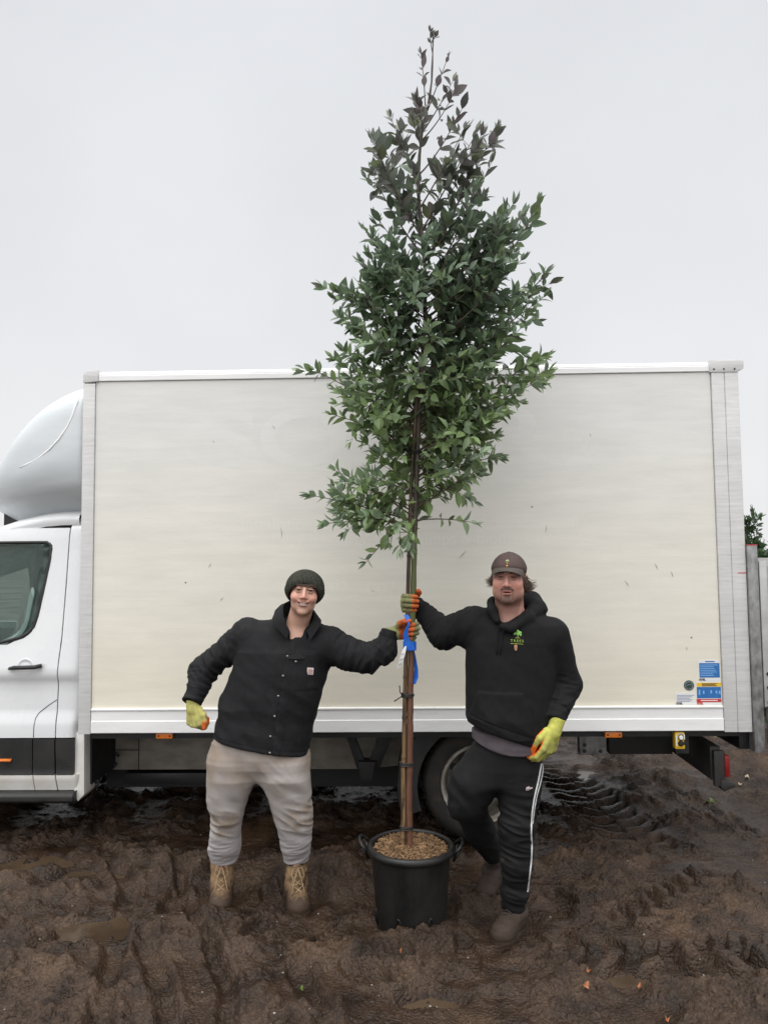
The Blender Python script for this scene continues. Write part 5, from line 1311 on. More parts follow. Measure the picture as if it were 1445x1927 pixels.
C = H1.color(V, base, (.58, .21, .16), (.36, .21, .15), (.50, .22, .19), (.085, .045, .03))
bd = np_mesh('body', V, Q, M_SKIN, man1, cols=C, world=True); H1.eyes(bd)
# teeth
m = MB(); Vt = []; Ft = []
for i in range(13):
    a = -1+2*i/12.; x = .027*a
    for dz in (-.0046, .0040): Vt.append(H1.w((x, -.0900+.012*a*a, -.0532+.006*.9*(abs(x)/.022)**2+dz*(1-.35*a*a))))
for i in range(12): Ft.append((2*i, 2*i+2, 2*i+3, 2*i+1))
m.add(Vt, Ft); tt_ = m.build('teeth', pm('teeth', (.74, .70, .64), (.8, .76, .70), 200, .3), None, smooth=True); W2L(tt_, man1)
# jacket
JR = [frow(1160, 535, 585, .045, 3.99), frow(1170, 515, 598, .055, 3.985), frow(1180, 490, 612, .066, 3.98), frow(1188, 470, 624, .076, 3.975), frow(1198, 455, 632, .088, 3.97), frow(1210, 448, 631, .104, 3.965), frow(1225, 442, 630, .118, 3.96), frow(1262, 437, 620, .136, 3.96), frow(1310, 420, 606, .145, 3.96), frow(1355, 408, 592, .150, 3.965), frow(1400, 401, 583, .155, 3.965), frow(1440, 398, 580, .158, 3.965)]
hemA = P(397, 1400, 3.83); hemB = P(580, 1433, 3.83); hn = nrm([-(hemB-hemA)[2], 0, (hemB-hemA)[0]])
CO = P(557, 1182, 3.93)
def jacket1(p):
    d = loft(p, JR, 2.3, .05)
    d = smin(d, chain(p, [SH_R+np.array([.02, 0, -.01]), NK+np.array([0, .02, -.045]), SH_L+np.array([-.03, 0, -.015])], [.078, .075, .078], .05), .06)
    armR = chain(p, [SH_R, ELB_R, WR_R+np.array([0, 0, .01])], [.083, .066, .050], .03); armL = chain(p, [SH_L+np.array([0, 0, -.018]), P(655, 1230, 3.91), P(692, 1240, 3.885), P(722, 1226, 3.885), WRL+np.array([-.03, 0, .0])], [.088, .078, .068, .058, .046], .03)
    armR = armR-wrinkle(p, ELB_R-SH_R, 26, 9, .017, 3.)*(.4+1.3*rdist(p, ELB_R, .16))-wrinkle(p, WR_R-ELB_R, 34, 8, .014, 9.)*rdist(p, (ELB_R+WR_R)/2, .15)
    armL = armL-wrinkle(p, ELB_L-SH_L, 24, 8, .015, 13.)*(.5+1.0*rdist(p, ELB_L, .2))-wrinkle(p, WRL-ELB_L, 32, 8, .012, 19.)*rdist(p, (ELB_L+WRL)/2, .15)
    armR = cuff_cut(p, armR, WR_R+np.array([0, 0, .01]), ELB_R, .03, .002); armL = cuff_cut(p, armL, WRL+np.array([-.03, 0, 0]), P(722, 1226, 3.885), .03, .002)
    d = d-.011*fbm3(p[..., 0]*5+2, p[..., 1]*4, p[..., 2]*7+p[..., 0]*5, 2)-wrinkle(p, (.5, 0, 1), 12, 5, .008, 31.)*(.3+rdist(p, P(430, 1400, 3.85), .35))
    d = smin(d, armR, .025); d = smin(d, armL, .035)
    # cuff band
    # neck opening
    d = smax(d, -cap(p, CO+np.array([0.0, -.05, -.010]), CO+np.array([.02, -.02, .12]), .046, .075), .008)
    # seams: placket, hem, pockets
    lx = p[..., 0]-np.interp(p[..., 2], [P(500, 1430, 3.81)[2], P(548, 1210, 3.83)[2]], [P(519, 1430, 3.81)[0], P(551, 1210, 3.83)[0]]); fr = p[..., 1] < 3.93
    d = d+np.where(fr, .0030*sst(.004, .0, np.abs(lx+.022))+.002*sst(.003, 0, np.abs(lx-.018)), 0)-np.where(fr & (np.abs(lx) < .02), .0022, 0)
    hz = (p-hemA.astype(np.float32)) @ hn.astype(np.float32)
    d = d+.0022*sst(.004, 0, np.abs(hz-.025)); d = smax(d, -hz, .008)
    pk0, pk1 = P(551, 1228, 3.82), P(598, 1300, 3.82); ix = np.maximum(np.abs(p[..., 0]-(pk0[0]+pk1[0])/2)-(pk1[0]-pk0[0])/2, np.abs(p[..., 2]-(pk0[2]+pk1[2])/2)-(pk0[2]-pk1[2])/2)
    d = d-np.where(fr, .0022*sst(.002, -.002, ix)-.0018*sst(.003, 0, np.abs(ix+.006)), 0)
    return d
V, Q = surface(jacket1, (-1.10, 3.68, .72), (.14, 4.20, 1.72), .0048, 16)
def dusty(t, colr, mp, b):
    L = t.links.new; n = t.nodes.new('ShaderNodeTexNoise'); n.inputs['Scale'].default_value = 7; n.inputs['Detail'].default_value = 9; n.inputs['Roughness'].default_value = .7; n.inputs['Distortion'].default_value = .6; L(mp.outputs[0], n.inputs[0])
    r = t.nodes.new('ShaderNodeMapRange'); r.inputs[1].default_value = .58; r.inputs[2].default_value = .78; r.inputs[4].default_value = .55; L(n.outputs[0], r.inputs[0])
    x = t.nodes.new('ShaderNodeMix'); x.data_type = 'RGBA'; L(r.outputs[0], x.inputs[0]); L(colr, x.inputs[6]); x.inputs[7].default_value = (.050, .046, .040, 1); return x.outputs[2]
M_JKT = pm('black_canvas', (.0068, .0070, .0080), (.0125, .0128, .0140), 40, .82, .06, .35, 700, spec=.25, extra=dusty, bdist=.002)
jk = np_mesh('jacket', V, Q, M_JKT, man1, world=True)
def on_surf(field, px, py, Y0=3.6, Y1=4.1):
    """first point of a garment met by a sight line: where a button or badge sits"""
    Ys = np.linspace(Y0, Y1, 400); pts = np.array([P(px, py, y) for y in Ys], np.float32); d = field(pts); i = int(np.argmax(d < 0)); return pts[max(0, i-1)].astype(float)
# collar
def collar_pts(cx, pts, dz): pass
m = MB(); ribs = []
cl = [P(518, 1178, 3.97), P(528, 1163, 4.01), P(556, 1152, 4.035), P(584, 1160, 4.01), P(598, 1175, 3.96), P(592, 1190, 3.90), P(572, 1200, 3.865)]
cl2 = [P(546, 1190, 3.86), P(538, 1172, 3.872), P(533, 1153, 3.90), P(536, 1137, 3.96), P(556, 1130, 4.01), P(580, 1140, 4.0), P(590, 1153, 3.94), P(588, 1170, 3.885), P(577, 1188, 3.858)]
outs = [P(543, 1204, 3.850), P(514, 1190, 3.862), P(508, 1182, 3.93), P(520, 1174, 4.02), P(556, 1168, 4.06), P(592, 1172, 4.02), P(601, 1180, 3.94), P(603, 1190, 3.855), P(580, 1208, 3.835)]
outs = [P(540, 1203, 3.842), P(514, 1172, 3.848), P(515, 1157, 3.90), P(524, 1144, 3.99), P(556, 1148, 4.05), P(588, 1152, 4.03), P(600, 1161, 3.96), P(604, 1173, 3.862), P(583, 1206, 3.832)]
V = []; F = []; 
def dens(L_, k=5):
    o = []; L_ = [np.array(a) for a in L_]; n = len(L_)
    for i in range(n-1):
        p0, p1, p2, p3 = L_[max(0, i-1)], L_[i], L_[i+1], L_[min(n-1, i+2)]
        for j in range(k):
            t = j/k; o.append(.5*((2*p1)+(-p0+p2)*t+(2*p0-5*p1+4*p2-p3)*t*t+(-p0+3*p1-3*p2+p3)*t**3))
    o.append(L_[-1]); return o
a_, b_ = dens(cl2), dens(outs)
for q0, q1 in zip(a_, b_):
    base_ = q0+np.array([0, .012, -.125]); mid = (q0+q1)/2+np.array([0, -.006, .010]); out_ = q1
    V += [base_, q0+np.array([0, 0, -.006]), q0+np.array([0, -.003, .004]), mid, out_, out_+np.array([0, .006, -.003]), mid+np.array([0, .008, -.008])]
n_ = len(a_)
for i in range(n_-1):
    for k in range(6): F.append((i*7+k, i*7+k+1, (i+1)*7+k+1, (i+1)*7+k))
cm_ = m.add(V, F).build('collar', M_JKT, None, smooth=True, auto=R(60)); W2L(cm_, jk); cm_.data.transform(Matrix.Translation(Vector(jk.location)-Vector(man1.location)+Vector(jk.location))); cm_.parent = man1
# T-shirt at the throat
M_TEE = cloth_mat('black_jersey', (.010, .010, .011), (.016, .016, .017))
tee = MB(); c = P(558, 1203, 3.905); V = []; F = []
for i in range(7):
    for k in range(24):
        th = 2*math.pi*k/24; r_ = .058+.010*i; V.append((c[0]+r_*1.0*math.cos(th), c[1]+.025+r_*.85*math.sin(th), c[2]+.040-.020*i-.012*math.sin(th)*-1))
for i in range(6):
    for k in range(24): F.append((i*24+k, i*24+(k+1) % 24, (i+1)*24+(k+1) % 24, (i+1)*24+k))
te = tee.add(V, F).build('undershirt', M_TEE, None, smooth=True); W2L(te, man1)
# buttons, pocket badge
M_BTN = pm('pewter_button', (.20, .19, .17), (.30, .29, .27), 30, .35, .05, metal=.7)
for a, b in ((541, 1235), (533, 1272), (524, 1310), (517, 1348), (509, 1386), (508, 1417), (557, 1245)):
    q = on_surf(jacket1, a, b); o = MB().lathe([(0, -.004), (.0052, -.004), (.0062, -.002), (.0062, .003)], 12, tuple(q), 'y').build('button', M_BTN, None, smooth=True); W2L(o, man1)
q = on_surf(jacket1, 584, 1263); Mq = Matrix.Translation(q+np.array([0, -.003, 0])) @ Matrix.Rotation(R(4), 4, 'Y')
pt = MB().box((-.017, -.001, -.018), (.017, .003, .018), Mq).build('square_patch', pm('patch_cloth', (.44, .36, .37), (.50, .42, .43), 60, .8), None, bevel=.003); W2L(pt, man1)
sw_ = MB(); cs = [(.008*math.cos(t_)+.001, -.0022, .009*math.sin(t_)+.001) for t_ in np.linspace(.5, 4.9, 14)]+[(.004, -.0022, -.004), (.009, -.0022, .003)]
sw_.tube([Mq @ Vector(c) for c in cs], .0030, 6, flat=.4); sb = sw_.build('patch_swirl', pm('orange_thread', (.50, .20, .05), (.6, .26, .07), 80, .7), None, smooth=True); W2L(sb, man1)
# joggers
LR1 = [frow(1400, 405, 470, .08, 3.97), frow(1430, 391, 486, .12, 3.97), frow(1462, 390, 486, .118, 3.97), frow(1500, 391, 468, .10, 3.99), frow(1541, 400, 456, .088, 4.02), frow(1575, 395, 453, .084, 4.06), frow(1597, 391, 452, .082, 4.095), frow(1612, 395, 448, .066, 4.12), frow(1621, 397, 445, .062, 4.13)]
LL1 = [frow(1400, 500, 568, .08, 3.97), frow(1430, 484, 582, .12, 3.965), frow(1462, 487, 584, .118, 3.96), frow(1500, 505, 586, .10, 3.98), frow(1541, 517, 587, .088, 4.01), frow(1575, 526, 586, .084, 4.05), frow(1597, 529, 585, .080, 4.085), frow(1610, 533, 583, .066, 4.105), frow(1620, 535, 582, .060, 4.115)]
PR1 = [frow(1380, 408, 576, .138, 3.965), frow(1420, 396, 580, .132, 3.965), frow(1440, 408, 572, .118, 3.965), frow(1468, 442, 534, .06, 3.965)]
kn1, kn2 = P(420, 1540, 3.94), P(565, 1545, 3.93); an1, an2 = P(420, 1600, 4.04), P(557, 1600, 4.03)
def jog1(p):
    d = smin(loft(p, LR1, 2.3, .012), loft(p, LL1, 2.3, .012), .03); d = smin(d, loft(p, PR1, 2.4, .03), .04)
    d = d-.008*fbm3(p[..., 0]*7, p[..., 1]*6, p[..., 2]*6+4*p[..., 0], 2)
    d = d-wrinkle(p, (.35, 0, 1), 20, 6, .018, 41.)*np.clip(rdist(p, kn1, .17)+rdist(p, kn2, .19), 0, 1)
    d = d-wrinkle(p, (-.2, 0, 1), 30, 7, .015, 47.)*np.clip(rdist(p, an1, .13)+rdist(p, an2, .13), 0, 1)
    d = d-wrinkle(p, (.8, 0, .7), 18, 5, .014, 53.)*rdist(p, P(520, 1480, 3.83), .2)
    return d
V, Q = surface(jog1, (-1.02, 3.80, .12), (-.34, 4.26, .98), .0046, 16)
n1 = fbm3(V[:, 0]*6, V[:, 1]*6, V[:, 2]*5, 4); n2 = pn3(V[:, 0]*220, V[:, 1]*220, V[:, 2]*160); n3 = fbm3(V[:, 0]*22, V[:, 1]*22, V[:, 2]*22, 3)
C = np.tile(np.array([.43, .405, .40]), (len(V), 1))*(1+.10*n2[:, None])
z_ = V[:, 2]; stain = np.clip(sst(.35, .75, z_)*(.75+.9*n1)+1.5*rdist(V, P(421, 1555, 3.94), .10)**.6*(.6+n3)+1.5*rdist(V, P(568, 1545, 3.93), .13)*(.6+n3), 0, 1)*(V[:, 1] < 4.06)
C = C*(1-.75*stain[:, None])+np.array([.24, .175, .115])*.75*stain[:, None]
jo = np_mesh('joggers', V, Q, M_PANTS, man1, cols=np.clip(C, 0, 1), world=True)
# boots
zt1 = P(415, 1619, 3.95)[2]
boot(man1, 'boot', (AR1[0]+.004, G(414, 1721)[1]+.19, -.012), (G(414, 1721)[0], G(414, 1721)[1]-.0, 0), .25, 'mud caked tan laced boot, cleaner leather', muddy=.55, seed=1.)
boot(man1, 'boot', (AL1[0]-.002, G(564, 1726)[1]+.19, -.012), (G(564, 1726)[0], G(564, 1726)[1]+.0, 0), .245, 'tan laced boot darkened by wet mud', muddy=.95, seed=5.)
# gloves
g1 = glove(man1, 'glove', C2+np.array([-.080, .038, -.014]), (1, .02, .12), (0, -1, 0), 'L', [(62, 75, 45), (68, 78, 45), (70, 80, 45), (72, 80, 45)],
      ('w', [C2+np.array(q) for q in ((-.064, .026, .012), (-.054, .004, .036), (-.032, -.022, .050), (-.004, -.034, .053))]), 1.08, yel=(.24, .25, .11), back_dirt=.7, cuff=.06)
g2 = glove(man1, 'glove', P(363, 1327, 3.93), (.12, -.10, -1), (.45, .88, 0), 'R', [(62, 70, 45), (66, 74, 45), (70, 74, 45), (74, 74, 45)],
      ('l', [(.022, .030, .008), (.052, .048, .014), (.084, .052, .016), (.110, .046, .014)]), 1.10, yel=(.50, .47, .15), back_dirt=.45, cuff=.05)
# beanie
def rings_cap(Hd, cen, rad, edge, n=220, m=34, rib=0, off=0.0, fold=None, name='hat', mat=None, parent=None, top_flat=1.0):
    V = []; F = []
    for i in range(m+1):
        s = i/m
        for k in range(n):
            th = 2*math.pi*k/n; ez = edge(th); el0 = math.asin(max(-.95, min(.95, (ez-cen[2])/rad[2]))); el = el0+(math.pi/2-el0)*s
            ce = math.cos(el); bulge = 1+off/.09
            if fold and (ez+fold) > cen[2]+rad[2]*math.sin(el): bulge += .0055/.09*sst(-.0, .006, (ez+fold)-(cen[2]+rad[2]*math.sin(el)))
            rr = bulge+(rib*math.cos(th*44)/.09)*(ce**.5 if ce > 0 else 0)
            lowin = -.10*max(0, .12-s)/.12
            V.append(Hd.w((cen[0]+rad[0]*ce*math.cos(th)*(rr+lowin*.5), cen[1]+rad[1]*ce*math.sin(th)*(rr+lowin*.5), cen[2]+rad[2]*math.sin(el)*(1+(bulge-1)*.6)*top_flat)))
    for i in range(m):
        for k in range(n): F.append((i*n+k, i*n+(k+1) % n, (i+1)*n+(k+1) % n, (i+1)*n+k))
    b0 = len(V)
    for k in range(n): v = np.array(V[k])-np.array(Hd.w(cen)); V.append(np.array(Hd.w(cen))+v*.93+Hd.M @ np.array([0, 0, .012]))
    for k in range(n): F.append((k, b0+k, b0+(k+1) % n, (k+1) % n))
    return np_mesh(name, V, np.array(F), mat, parent, world=True)
M_BEAN = pm('dark_marl_knit', (.020, .021, .017), (.060, .061, .047), 160, .95, .02, .5, 500, stretch=(1, 1, .35), spec=.15, bdist=.002)
def edge1(th):
    f = max(0, -math.sin(th)); return .048*f**1.1+(-.046)*(1-f**1.1)-.012*abs(math.cos(th))**2
be = rings_cap(H1, (0, .012, .026), (.097, .110, .096), edge1, rib=.0024, off=.002, fold=.066, name='knitted_hat', mat=M_BEAN, parent=man1)
# fringe
hr = MB(); r3 = np.random.RandomState(5)
for k in range(70):
    x = r3.normal()*.018+.004; z0 = .052; p0 = H1.w((x, -.088, z0)); p1 = H1.w((x+r3.normal()*.010, -.099, z0-.008)); p2 = H1.w((x+r3.normal()*.020+.004, -.098, z0-.014-r3.rand()*.008)); hr.tube([p0, p1, p2], [.0011, .0010, .0003], 4, cap=False)
fo_ = hr.build('hair', M_HAIR, None, smooth=True); W2L(fo_, man1)

# =================================================== RIGHT MAN (cap, black hoodie, track trousers)
f3 = G(948, 1740)
man2 = empty('person', (f3[0], f3[1]+.1, 0)); tag(man2, 'bearded man in brown cap, black hoodie and black track trousers, one leg bent back', 'person')
H2 = Head(957, 1090, 3.70, R(1), R(-15), R(3), 1.04, 1.0, False)
S2R = P(888, 1172, 3.80); S2L = P(1036, 1188, 3.76); E2R = P(836, 1192, 3.87); C1 = P(774, 1134, TY)
uu = nrm([-.50, -.84, .12]); nn_ = np.array([.84, -.50, 0])
K1 = C1-.047*nn_+.004*uu+np.array([0, 0, -.005]); W1 = K1-uu*.092*1.1
E2L = P(1062, 1288, 3.80); W2 = P(1044, 1368, 3.63); NK2 = P(958, 1160, 3.76); HIP2 = P(945, 1440, 3.78)
HR2 = P(912, 1450, 3.80); HL2 = P(975, 1452, 3.76); KR2 = P(876, 1508, 3.80); AR2 = P(926, 1612, 4.24); KL2 = P(972, 1570, 3.72); AL2 = P(964, 1702, 3.80)
def body2(p):
    d = H2.field(p)
    d = smin(d, cap(p, H2.w((0, .015, -.045)), NK2+np.array([0, 0, -.01]), .068, .074), .035)
    g = chain(p, [NK2+np.array([0, .02, -.04]), P(955, 1260, 3.78), P(950, 1400, 3.78), HIP2], [.10, .12, .105, .105], .06)
    g = smin(g, chain(p, [S2R, NK2+np.array([0, .02, -.06]), S2L], [.055, .08, .055], .04), .05)
    g = smin(g, chain(p, [S2R, E2R, W1], [.05, .038, .026], .02), .03); g = smin(g, chain(p, [S2L, E2L, W2], [.05, .038, .026], .02), .03)
    g = smin(g, chain(p, [HR2, KR2, AR2], [.08, .05, .034], .03), .05); g = smin(g, chain(p, [HL2, KL2, AL2], [.08, .05, .034], .03), .05)
    return smin(d, g, .02)
V, Q = surface(body2, (.06, 3.46, .06), (1.02, 4.36, 1.90), .0036, 16)
C = H2.color(V, (.56, .315, .245), (.56, .19, .15), (.032, .019, .013), (.44, .15, .13), (.06, .035, .022), beard=.95)
bd2 = np_mesh('body', V, Q, M_SKIN, man2, cols=C, world=True); H2.eyes(bd2)
HRW = [frow(1158, 915, 1015, .12, 3.78), frow(1176, 890, 1045, .14, 3.78), frow(1205, 878, 1052, .16, 3.78), frow(1250, 876, 1046, .17, 3.775), frow(1310, 876, 1040, .18, 3.77), frow(1345, 876, 1038, .185, 3.765), frow(1378, 884, 1034, .18, 3.765), frow(1400, 892, 1028, .165, 3.765), frow(1414, 900, 1024, .160, 3.765)]
hmA = P(880, 1366, 3.62); hmB = P(1020, 1413, 3.62)
def hoodie2(p):
    d = loft(p, HRW, 2.25, .03)
    d = smin(d, chain(p, [S2R+np.array([.02, 0, -.012]), NK2+np.array([0, .03, -.055]), S2L+np.array([-.03, 0, -.012])], [.078, .09, .082], .05), .06)
    aR = chain(p, [S2R+np.array([0, 0, -.012]), E2R, W1+np.array([.02, .0, -.004])], [.092, .076, .045], .03); aL = chain(p, [S2L+np.array([0, 0, -.02]), E2L, W2+np.array([0, .01, .03])], [.092, .080, .047], .035)
    aR = aR-wrinkle(p, E2R-W1, 26, 8, .014, 63.)*(.5+rdist(p, E2R, .14))
    aL = aL-wrinkle(p, (.15, 0, 1), 30, 7, .021, 67.)*rdist(p, (E2L+W2)/2+np.array([0, 0, .02]), .17)-wrinkle(p, (0, 0, 1), 14, 6, .004, 71.)
    aR = cuff_cut(p, aR, W1+np.array([.02, 0, -.004]), E2R, .055, .006); aL = cuff_cut(p, aL, W2+np.array([0, .01, .03]), E2L, .055, .006)
    d = d-.009*fbm3(p[..., 0]*4+5, p[..., 1]*4, p[..., 2]*5+p[..., 0]*3, 2)-wrinkle(p, (.5, 0, 1), 14, 5, .011, 73.)*rdist(p, P(930, 1390, 3.6), .25)-wrinkle(p, (1, 0, .5), 16, 5, .010, 77.)*rdist(p, P(895, 1180, 3.65), .2)
    d = smin(d, aR, .04); d = smin(d, aL, .012)
    # hood lying behind the neck
    hc = [P(935, 1168, 3.655), P(926, 1150, 3.69), P(930, 1136, 3.78), P(958, 1128, 3.86), P(1000, 1132, 3.86), P(1012, 1146, 3.77), P(992, 1163, 3.68), P(962, 1182, 3.625), P(945, 1180, 3.628)]
    hd = chain(p, hc, [.016, .024, .034, .046, .050, .044, .032, .020, .016], .015)-wrinkle(p, (0, .3, 1), 18, 10, .004, 83.)
    d = smin(d, hd, .012)
    d = smax(d, -cap(p, NK2+np.array([-.03, -.06, -.035]), NK2+np.array([.0, -.02, .10]), .040, .088), .010)
    # pocket and rib hem
    fr = p[..., 1] < 3.74
    pa, pb_ = P(885, 1305, 3.6), P(1000, 1395, 3.6); tz = (pa[2]-p[..., 2])/(pa[2]-pb_[2]); ix = np.maximum(np.abs(p[..., 0]-(pa[0]+pb_[0])/2)-(pb_[0]-pa[0])/2*(.72+.28*np.clip(tz*1.8, 0, 1)), np.abs(tz-.5)*(pa[2]-pb_[2])-(pa[2]-pb_[2])/2)
    d = d-np.where(fr, .006*sst(.003, -.003, ix), 0)
    hn2 = nrm([-(hmB-hmA)[2], 0, (hmB-hmA)[0]]).astype(np.float32); hz = (p-hmA.astype(np.float32)) @ hn2
    d = d+.004*sst(.006, 0, np.abs(hz-.045))
    return smax(d, -hz, .01)
V, Q = surface(hoodie2, (.02, 3.44, .80), (1.06, 4.06, 1.74), .0048, 16)
M_HOOD = pm('black_fleece', (.0070, .0070, .0076), (.0115, .0115, .0122), 30, .88, .04, .3, 800, spec=.2, bdist=.002)
hd2 = np_mesh('hoodie', V, Q, M_HOOD, man2, world=True)
# drawstrings and eyelet
for a in ((938, 1166, 936, 1200, 934, 1232), (949, 1172, 944, 1210, 934, 1280)):
    pts = []
    for i in range(9):
        t = i/8.; a0 = a[0]*(1-t)**2+2*t*(1-t)*a[2]+t*t*a[4]; b0 = a[1]*(1-t)**2+2*t*(1-t)*a[3]+t*t*a[5]; q = on_surf(hoodie2, a0, b0, 3.4, 3.95); pts.append(q+np.array([0, -.003, 0]))
    if a[0] == 949: pts = pts[:6]
    o = MB().tube(pts, .0032, 6).build('drawstring', M_HOOD, None, smooth=True); W2L(o, man2)
q = on_surf(hoodie2, 939, 1152, 3.4, 3.95)
o = MB().lathe([(.0035, -.004), (.006, -.005), (.007, -.002), (.0035, -.002)], 14, tuple(q), 'y', True).build('eyelet', M_BTN, None, smooth=True); W2L(o, man2)
# t-shirt band
M_TEE2 = cloth_mat('purple_grey_jersey', (.075, .062, .070), (.105, .088, .097), 12, .9)
TS = [frow(1370, 888, 1022, .160, 3.765), frow(1395, 888, 1022, .166, 3.765), frow(1430, 890, 1020, .166, 3.765)]
tA = P(876, 1392, 3.60); tB = P(1000, 1424, 3.60); tn = nrm([-(tB-tA)[2], 0, (tB-tA)[0]]).astype(np.float32)
def tee2(p):
    d = loft(p, TS, 2.2, .02)-wrinkle(p, (0, 0, 1), 34, 6, .003, 91.); x_ = (p[..., 0]-tA[0])/(tB[0]-tA[0]); hz = (p-tA.astype(np.float32)) @ tn+.028*4*x_*(1-x_)*1.0
    return smax(d, -hz, .004)
V, Q = surface(tee2, (.24, 3.48, .78), (.92, 4.02, 1.02), .0048, 12)
np_mesh('undershirt', V, Q, M_TEE2, man2, world=True)
# trousers
def tro2(p):
    lR = chain(p, [HR2+np.array([-.01, 0, .0]), P(889, 1474, 3.78), KR2+np.array([.005, 0, .0]), P(900, 1560, 4.0), AR2+np.array([.0, 0, .03])], [.115, .104, .088, .075, .064], .05)
    lL = chain(p, [HL2, P(976, 1490, 3.74), P(972, 1550, 3.72), P(972, 1620, 3.75), P(969, 1672, 3.78), P(965, 1706, 3.80)], [.115, .100, .080, .074, .060, .052], .03)
    pel = loft(p, [frow(1395, 892, 1018, .15, 3.77), frow(1440, 880, 1012, .15, 3.775), frow(1475, 880, 1010, .13, 3.77)], 2.2, .03)
    lL = lL-wrinkle(p, (.25, 0, 1), 24, 6, .016, 101.)*np.clip(sst(.75, .45, p[..., 2])+.25, 0, 1); lR = lR-wrinkle(p, (.7, 0, .7), 16, 5, .015, 103.)*(.3+rdist(p, KR2, .2))
    d = smin(lR, lL, .018); d = smin(d, pel, .05)-.006*fbm3(p[..., 0]*6, p[..., 1]*6, p[..., 2]*5, 2)
    d = smax(d, P(965, 1712, 3.8)[2]-p[..., 2]-.3*np.maximum(0, p[..., 1]-3.8)*0, .004)
    return d
V, Q = surface(tro2, (.20, 3.46, .08), (.92, 4.40, 1.0), .0048, 16)
def muddyspots(t, colr, mp, b):
    L = t.links.new; n = t.nodes.new('ShaderNodeTexNoise'); n.inputs['Scale'].default_value = 11; n.inputs['Detail'].default_value = 6; L(mp.outputs[0], n.inputs[0])
    r = t.nodes.new('ShaderNodeMapRange'); r.inputs[1].default_value = .70; r.inputs[2].default_value = .76; r.inputs[4].default_value = .5; L(n.outputs[0], r.inputs[0])
    x = t.nodes.new('ShaderNodeMix'); x.data_type = 'RGBA'; L(r.outputs[0], x.inputs[0]); L(colr, x.inputs[6]); x.inputs[7].default_value = (.06, .045, .035, 1); return x.outputs[2]
M_TRK = pm('black_tricot', (.0045, .0045, .005), (.0085, .0085, .009), 30, .8, .05, .15, 900, spec=.3, extra=muddyspots, bdist=.001)
tr2 = np_mesh('track_trousers', V, Q, M_TRK, man2, world=True)
M_PIPE = pm('white_piping', (.62, .62, .62), None, 20, .6)
for off in (0, 1):
    path = [(1017, 1437), (1011, 1470), (1004, 1500), (999, 1535), (998, 1570), (999, 1590), (998, 1620), (994, 1655), (991, 1678)] if off == 0 else [(1022, 1437), (1016, 1470), (1008, 1500), (1003, 1530), (1001, 1550)]
    pts = []
    for a, b in [tuple(q) for q in dens([(a, b) for a, b in path], 4)]:
        hit = None
        for sh in np.arange(0, 22, .5):
            Ys = np.linspace(3.45, 3.85, 160); ps_ = np.array([P(a-sh, b, y) for y in Ys], np.float32); dd = tro2(ps_)
            if (dd < 0).any(): hit = ps_[int(np.argmax(dd < 0))].astype(float); break
        if hit is not None: pts.append(hit+np.array([.003, -.002, 0]))
    if len(pts) > 2: o = MB().tube(pts, .0042 if off == 0 else .0028, 6).build('piping', M_PIPE, None, smooth=True); W2L(o, man2)
# chest emblem: small tree, word, spade
def emb(px, py, dx=0, dz=0): q = on_surf(hoodie2, px, py, 3.4, 3.95); return q+np.array([dx, -.0016, dz])
M_EG = pm('green_thread', (.16, .42, .07), (.30, .55, .13), 160, .7); M_EY = pm('lime_thread', (.33, .45, .08), None, 60, .7); M_EB = pm('tan_thread', (.30, .15, .08), (.42, .24, .14), 120, .7)
em = empty('chest_emblem', emb(973, 1205)-np.array(man2.location)); em.parent = man2
def eadd(o): o.data.transform(Matrix.Translation(-Vector(man2.location)-Vector(em.location))); o.parent = em
m = MB()
for a, b, r_ in ((968, 1192, .0075), (973, 1188, .0088), (978, 1191, .0080), (979, 1195, .006), (974, 1193, .0075)):
    q = emb(a, b); m.lathe([(0, -.0028), (r_*.7, -.0022), (r_, 0), (r_*.9, .003)], 14, tuple(q), 'y')
eadd(m.build('tree_crown', M_EG, None, smooth=True))
eadd(MB().tube([emb(974, 1196), emb(974, 1200)], .0028, 6).build('tree_stem', M_EB, None, smooth=True))
def emtext(body, px, py, size, mt, sp=1.0, roll=R(-2)):
    q = emb(px, py); eadd(text_mesh('emblem_word', body, size, mt, None, Matrix.Translation(q+np.array([0, -.0055, 0])) @ Matrix.Rotation(roll*-1, 4, 'Y') @ Matrix.Rotation(math.pi/2, 4, 'X') , extrude=.0015, bold=.0001, spacing=sp))
emtext('TREES', 972, 1206, .0175, M_EY, 1.45); emtext('NECS', 973, 1200.2, .0075, M_EY, 1.2)
eadd(MB().tube([emb(960, 1211), emb(966, 1211.2), emb(972, 1211.5), emb(978, 1211.8), emb(984, 1212.3)], .0013, 5).build('emblem_underline', M_EY, None))
q = emb(970, 1219); m = MB(); m.prism([(q[0]-.0075, q[2]+.014), (q[0]+.0075, q[2]+.014), (q[0]+.0072, q[2]-.004), (q[0]+.003, q[2]-.014), (q[0]-.002, q[2]-.015), (q[0]-.0072, q[2]-.006)], q[1]-.004, q[1]+.004); m.tube([emb(970.5, 1210), emb(970, 1213)], .0015, 5)
eadd(m.build('spade_blade', M_EB, None, bevel=.001))
